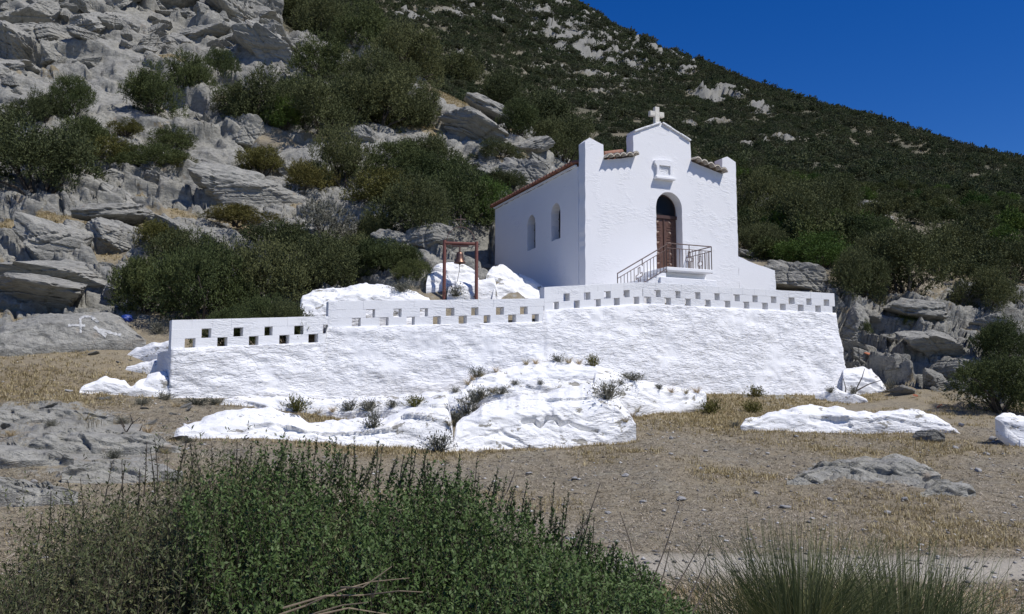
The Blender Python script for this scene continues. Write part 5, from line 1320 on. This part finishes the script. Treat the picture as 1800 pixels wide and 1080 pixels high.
# ------------------------------------------------------------------ bushes in front
def sprig_bush(name, label, cat, cx, cy, rx, ry, topf, n, leaf, lw_, m, nl, tall, seed, taper=1.0, stem=M_DARKTWIG, lmin=.28, lmax=.5, lean=.35, brown=0):
    r_ = np.random.default_rng(seed)
    a = r_.uniform(0, 2 * PI, n); rr = np.sqrt(r_.random(n)); x = cx + rx * rr * np.cos(a); y = cy + ry * rr * np.sin(a)
    hmax = topf(x) * np.sqrt(np.clip(1.0 - ((y - cy) / (ry * 1.06)) ** 2, .05, 1)) ** .8
    lump = .97 + .30 * fbm(x * 2.6, y * 2.6, seed, 3)
    tip = hmax * lump * (1 - .6 * r_.random(n) ** 2.0)
    nt_ = int(n * tall)
    tip[:nt_] = hmax[:nt_] * r_.uniform(1.0, 1.25, nt_)
    ln_ = r_.uniform(lmin, lmax, n); ln_[:nt_] *= 1.35; ln_ = np.minimum(ln_, tip + .05)
    out = np.stack([(x - cx) / rx, (y - cy) / ry, np.zeros(n)], -1) * lean + r_.normal(size=(n, 3)) * .22; out[:, 2] = 1
    out[:nt_, :2] *= .45
    out /= np.linalg.norm(out, axis=1)[:, None]
    Tp = np.stack([x, y, tip], -1); B = Tp - out * ln_[:, None]
    # stems: thin three-sided
    s1 = np.cross(out, r_.normal(size=(n, 3))); s1 /= np.linalg.norm(s1, axis=1)[:, None]; s2 = np.cross(out, s1)
    w0 = .0016
    sv = np.stack([B + s1 * w0, B - s1 * w0 * .5 + s2 * w0, B - s1 * w0 * .5 - s2 * w0, Tp], 1).reshape(-1, 3); q_ = np.arange(n)[:, None] * 4
    sf = np.vstack([q_ + np.array([0, 1, 3]), q_ + np.array([1, 2, 3]), q_ + np.array([2, 0, 3])])
    root = thing(name, label, cat, (cx, cy, 0)); o0 = np.array([cx, cy, 0.])
    obj("stems", mesh_np("stems", sv - o0, sf), stem, root)
    t = r_.random((n, nl)) ** .85; t[:, 0] = 1
    ph = r_.uniform(0, 2 * PI, (n, nl)); rad_ = s1[:, None] * np.cos(ph)[..., None] + s2[:, None] * np.sin(ph)[..., None]
    d = rad_ * .8 + out[:, None] * r_.uniform(.35, 1.0, (n, nl, 1)) + r_.normal(size=(n, nl, 3)) * .18
    d /= np.linalg.norm(d, axis=2)[..., None]
    lsz = leaf * r_.uniform(.6, 1.3, (n, nl)) * (1 - .35 * t)
    c_ = B[:, None] + out[:, None] * (ln_[:, None] * t)[..., None] + d * (lsz / 2)[..., None]
    v, f = leaves(c_.reshape(-1, 3) - o0, d.reshape(-1, 3), lsz.ravel(), (lsz * lw_).ravel(), np.repeat(out, nl, 0) + r_.normal(size=(n * nl, 3)) * .5, r_)
    fo_ = obj("growth", mesh_np("growth", v, f), M_LEAF[m], root)
    add_tone(fo_.data, np.repeat(np.clip(.5 + .55 * fbm(x * 2.2, y * 2.2 + tip * 2, seed + 5, 3) + .16 * r_.normal(size=n), 0, 1), nl * 4))
    # a few thick woody stems from the base
    bm_ = bmesh.new()
    for i in range(26):
        a_ = random.uniform(0, 6.28); e = Vector((rx * .8 * math.cos(a_) * random.random(), ry * .8 * math.sin(a_) * random.random(), random.uniform(.35, .75))); b0 = Vector((e.x * .45, e.y * .45, -.05))
        path(bm_, [b0, b0.lerp(e, .5) + Vector((0, 0, .08)), e], .013, 6, .45)
    obj("branches", bm_, stem, root)
    return root
def prof(pts_, Yd):
    xs_ = [ray(p_[0], p_[1])[0] * Yd for p_ in pts_]; zs_ = [zat(p_[1], Yd) * .95 for p_ in pts_]
    return lambda x: np.interp(x, xs_, zs_)
pg = prof([(300,850),(380,818),(450,800),(600,802),(700,808),(800,826),(900,862),(1000,905),(1100,970),(1180,1030),(1240,1085)], 4.7)
sprig_bush("lentisk_bush", "large dark green bush with upright leafy shoots in the foreground, before the white slab", "bush", -.32, 4.7, 1.42, 1.25, pg, 6500, .034, .46, 'lentisk', 26, .0, 901)
pw = prof([(-60,1000),(40,950),(90,890),(150,852),(220,815),(300,800),(400,792),(470,800),(540,860)], 4.9)
sprig_bush("wispy_bush", "brownish olive bush with fine twigs at the lower left, joined to the dark green one", "bush", -1.80, 4.75, 1.15, 1.15, pw, 3800, .040, .26, 'wispy', 22, .05, 911, lean=.5, lmax=.7)
pe = prof([(-120,960),(0,965),(60,985),(110,1020),(160,1080)], 3.6)
sprig_bush("dry_bush", "straw-tinged bush cut off by the lower left corner", "bush", -2.25, 3.6, .55, .55, pe, 900, .036, .2, 'wispy', 20, .04, 921, lean=.6)
# tall shoots along the back of the green bush, and bare twigs at the left
def shoots(parent, spots, Yd, nl, m, leaf):
    o0 = np.array(parent.location); V_ = []; F_ = []; c0 = 0; bm_ = bmesh.new()
    r_ = np.random.default_rng(5)
    for (x0, y0, x1, y1) in spots:
        Yk = Yd + r_.uniform(-.3, .3); a = np.array(W(x0, y0, Yk)) - o0; b = np.array(W(x1, y1, Yk + r_.uniform(-.08, .08))) - o0
        path(bm_, [Vector(a), Vector((a + b) / 2) + Vector((r_.uniform(-.01, .01), 0, 0)), Vector(b)], .004, 5, .5)
        ax = (b - a) / np.linalg.norm(b - a); s1 = np.cross(ax, [0, 1, .1]); s1 /= np.linalg.norm(s1); s2 = np.cross(ax, s1)
        for k in range(nl):
            t = r_.random(); ph = r_.uniform(0, 6.28); d = (s1 * math.cos(ph) + s2 * math.sin(ph)) * .8 + ax * .7; d /= np.linalg.norm(d); l_ = leaf * r_.uniform(.6, 1.2) * (1.15 - .5 * t)
            q_ = a + (b - a) * t; sd = np.cross(d, ax + r_.normal(size=3) * .4); sd /= np.linalg.norm(sd)
            V_ += [q_, q_ + d * l_ / 2 + sd * l_ * .2, q_ + d * l_, q_ + d * l_ / 2 - sd * l_ * .2]; F_.append((c0, c0 + 1, c0 + 2, c0 + 3)); c0 += 4
    if nl:
        vs_ = [bm_.verts.new(x) for x in V_]
        for f_ in F_: bm_.faces.new([vs_[k] for k in f_]).material_index = 1
    o_ = obj("growth", bm_, M_DARKTWIG, parent); o_.data.materials.append(M_LEAF[m])
lent = [o for o in bpy.data.objects if o.name.startswith("lentisk_bush")][0]; wis = [o for o in bpy.data.objects if o.name.startswith("wispy_bush")][0]
sp = []
for x in np.arange(400, 1090, 9.5):
    yb = float(np.interp(x, [400,600,700,800,900,1000,1100], [815,815,822,842,880,925,985])) + 45
    hgt = random.choice([45, 52, 60, 68, 85]) + random.uniform(-8, 8)
    sp.append((x + random.uniform(-6, 6), yb, x + random.uniform(-2, 22), yb - hgt))
sp += [(625,860,622,768),(805,880,808,815),(700,870,720,800),(860,905,880,845),(915,930,928,845),(965,960,975,845),(985,960,1000,865)]
shoots(lent, sp, 5.1, 64, 'lentisk', .028)
sp2 = [(x + random.uniform(-8, 8), y + 60, x + random.uniform(-18, 22), y - random.uniform(10, 45)) for x, y in [(110,900),(150,880),(180,850),(215,850),(240,840),(270,830),(300,830),(330,830),(350,820),(380,815),(405,810),(430,810),(60,940),(90,905),(130,870),(200,830),(255,815),(285,810),(315,800),(340,790)]]
shoots(wis, sp2, 5.1, 22, 'wispy', .03)
# bare twigs at the right end of the green bush, without leaves
bm = bmesh.new(); o0 = lent.location
for (x0, y0, x1, y1) in [(1140,1040,1195,885),(1120,1010,1090,900),(1170,1060,1235,950),(1200,1075,1250,960),(1150,1060,1178,960),(1215,1080,1262,1000),(1010,960,1055,850),(870,900,905,830)]:
    a = W(x0, y0, 4.6); b_ = W(x1, y1, 4.6); path(bm, [a - o0, a.lerp(b_, .5) + Vector((.012, .02, 0)) - o0, b_ - o0], .0045, 5, .4)
obj("growth", bm, M_TWIG, lent)
# dead branch lying on the front of the bush
bm = bmesh.new(); c0 = W(600, 1050, 3.45)
for seg in [[(470,1085),(540,1062),(600,1036),(650,1026),(722,1018)], [(500,1066),(570,1050),(640,1044),(700,1042),(742,1042)], [(655,1050),(668,1015)], [(600,1036),(640,1030),(690,1000)], [(520,1085),(600,1064),(650,1060)], [(560,1078),(610,1070),(690,1085)]]:
    path(bm, [W(x + random.uniform(-3, 3), y + random.uniform(-4, 4), 3.45 + random.uniform(-.07, .07)) - c0 for x, y in seg], .0042, 6, .4)
o_ = obj("dead_branch", bm, M_DEAD); o_.location = c0; tag(o_, "bleached dead branch lying on the front of the dark green bush", "branch")
# rushes at the lower right
def rush(cx, cy, n, h, spread, label, seed):
    r_ = np.random.default_rng(seed); K_ = 7; V_ = []; F_ = []
    for i in range(n):
        az = r_.uniform(0, 2 * PI); rb = abs(r_.normal(0, .20)); ti = abs(r_.normal(.28, .30)); L_ = h * r_.uniform(.55, 1.15)
        b = np.array([rb * math.cos(az) * 1.5, rb * math.sin(az), 0]); d = np.array([math.sin(ti) * math.cos(az) * spread, math.sin(ti) * math.sin(az), math.cos(ti)]); o2 = np.array([math.cos(az), math.sin(az), -.9])
        sd = np.cross(d, [.3, 1, .2]); sd /= np.linalg.norm(sd)
        for k in range(K_):
            t = k / (K_ - 1); q_ = b + d * L_ * t + o2 * (.22 * L_ * ti * 2 * t ** 2.2); w_ = .0030 * (1 - .8 * t)
            V_ += [q_ + sd * w_, q_ - sd * w_]
        c = i * 2 * K_
        for k in range(K_ - 1): F_.append((c + 2 * k, c + 2 * k + 1, c + 2 * k + 3, c + 2 * k + 2))
    o_ = obj("rush_tussock", mesh_np("rush_tussock", np.array(V_), np.array(F_)), M_LEAF['rush']); o_.location = (cx, cy, float(ground_z(cx, cy))); tag(o_, label, "rushes", "rush tussocks by the path")
rush(1.80, 5.6, 1300, .80, 1.1, "spiky green rush tussock at the lower right, left one of two beside the path", 951)
rush(2.50, 5.75, 1000, .66, 1.15, "spiky green rush tussock at the lower right, right one of two beside the path", 952)
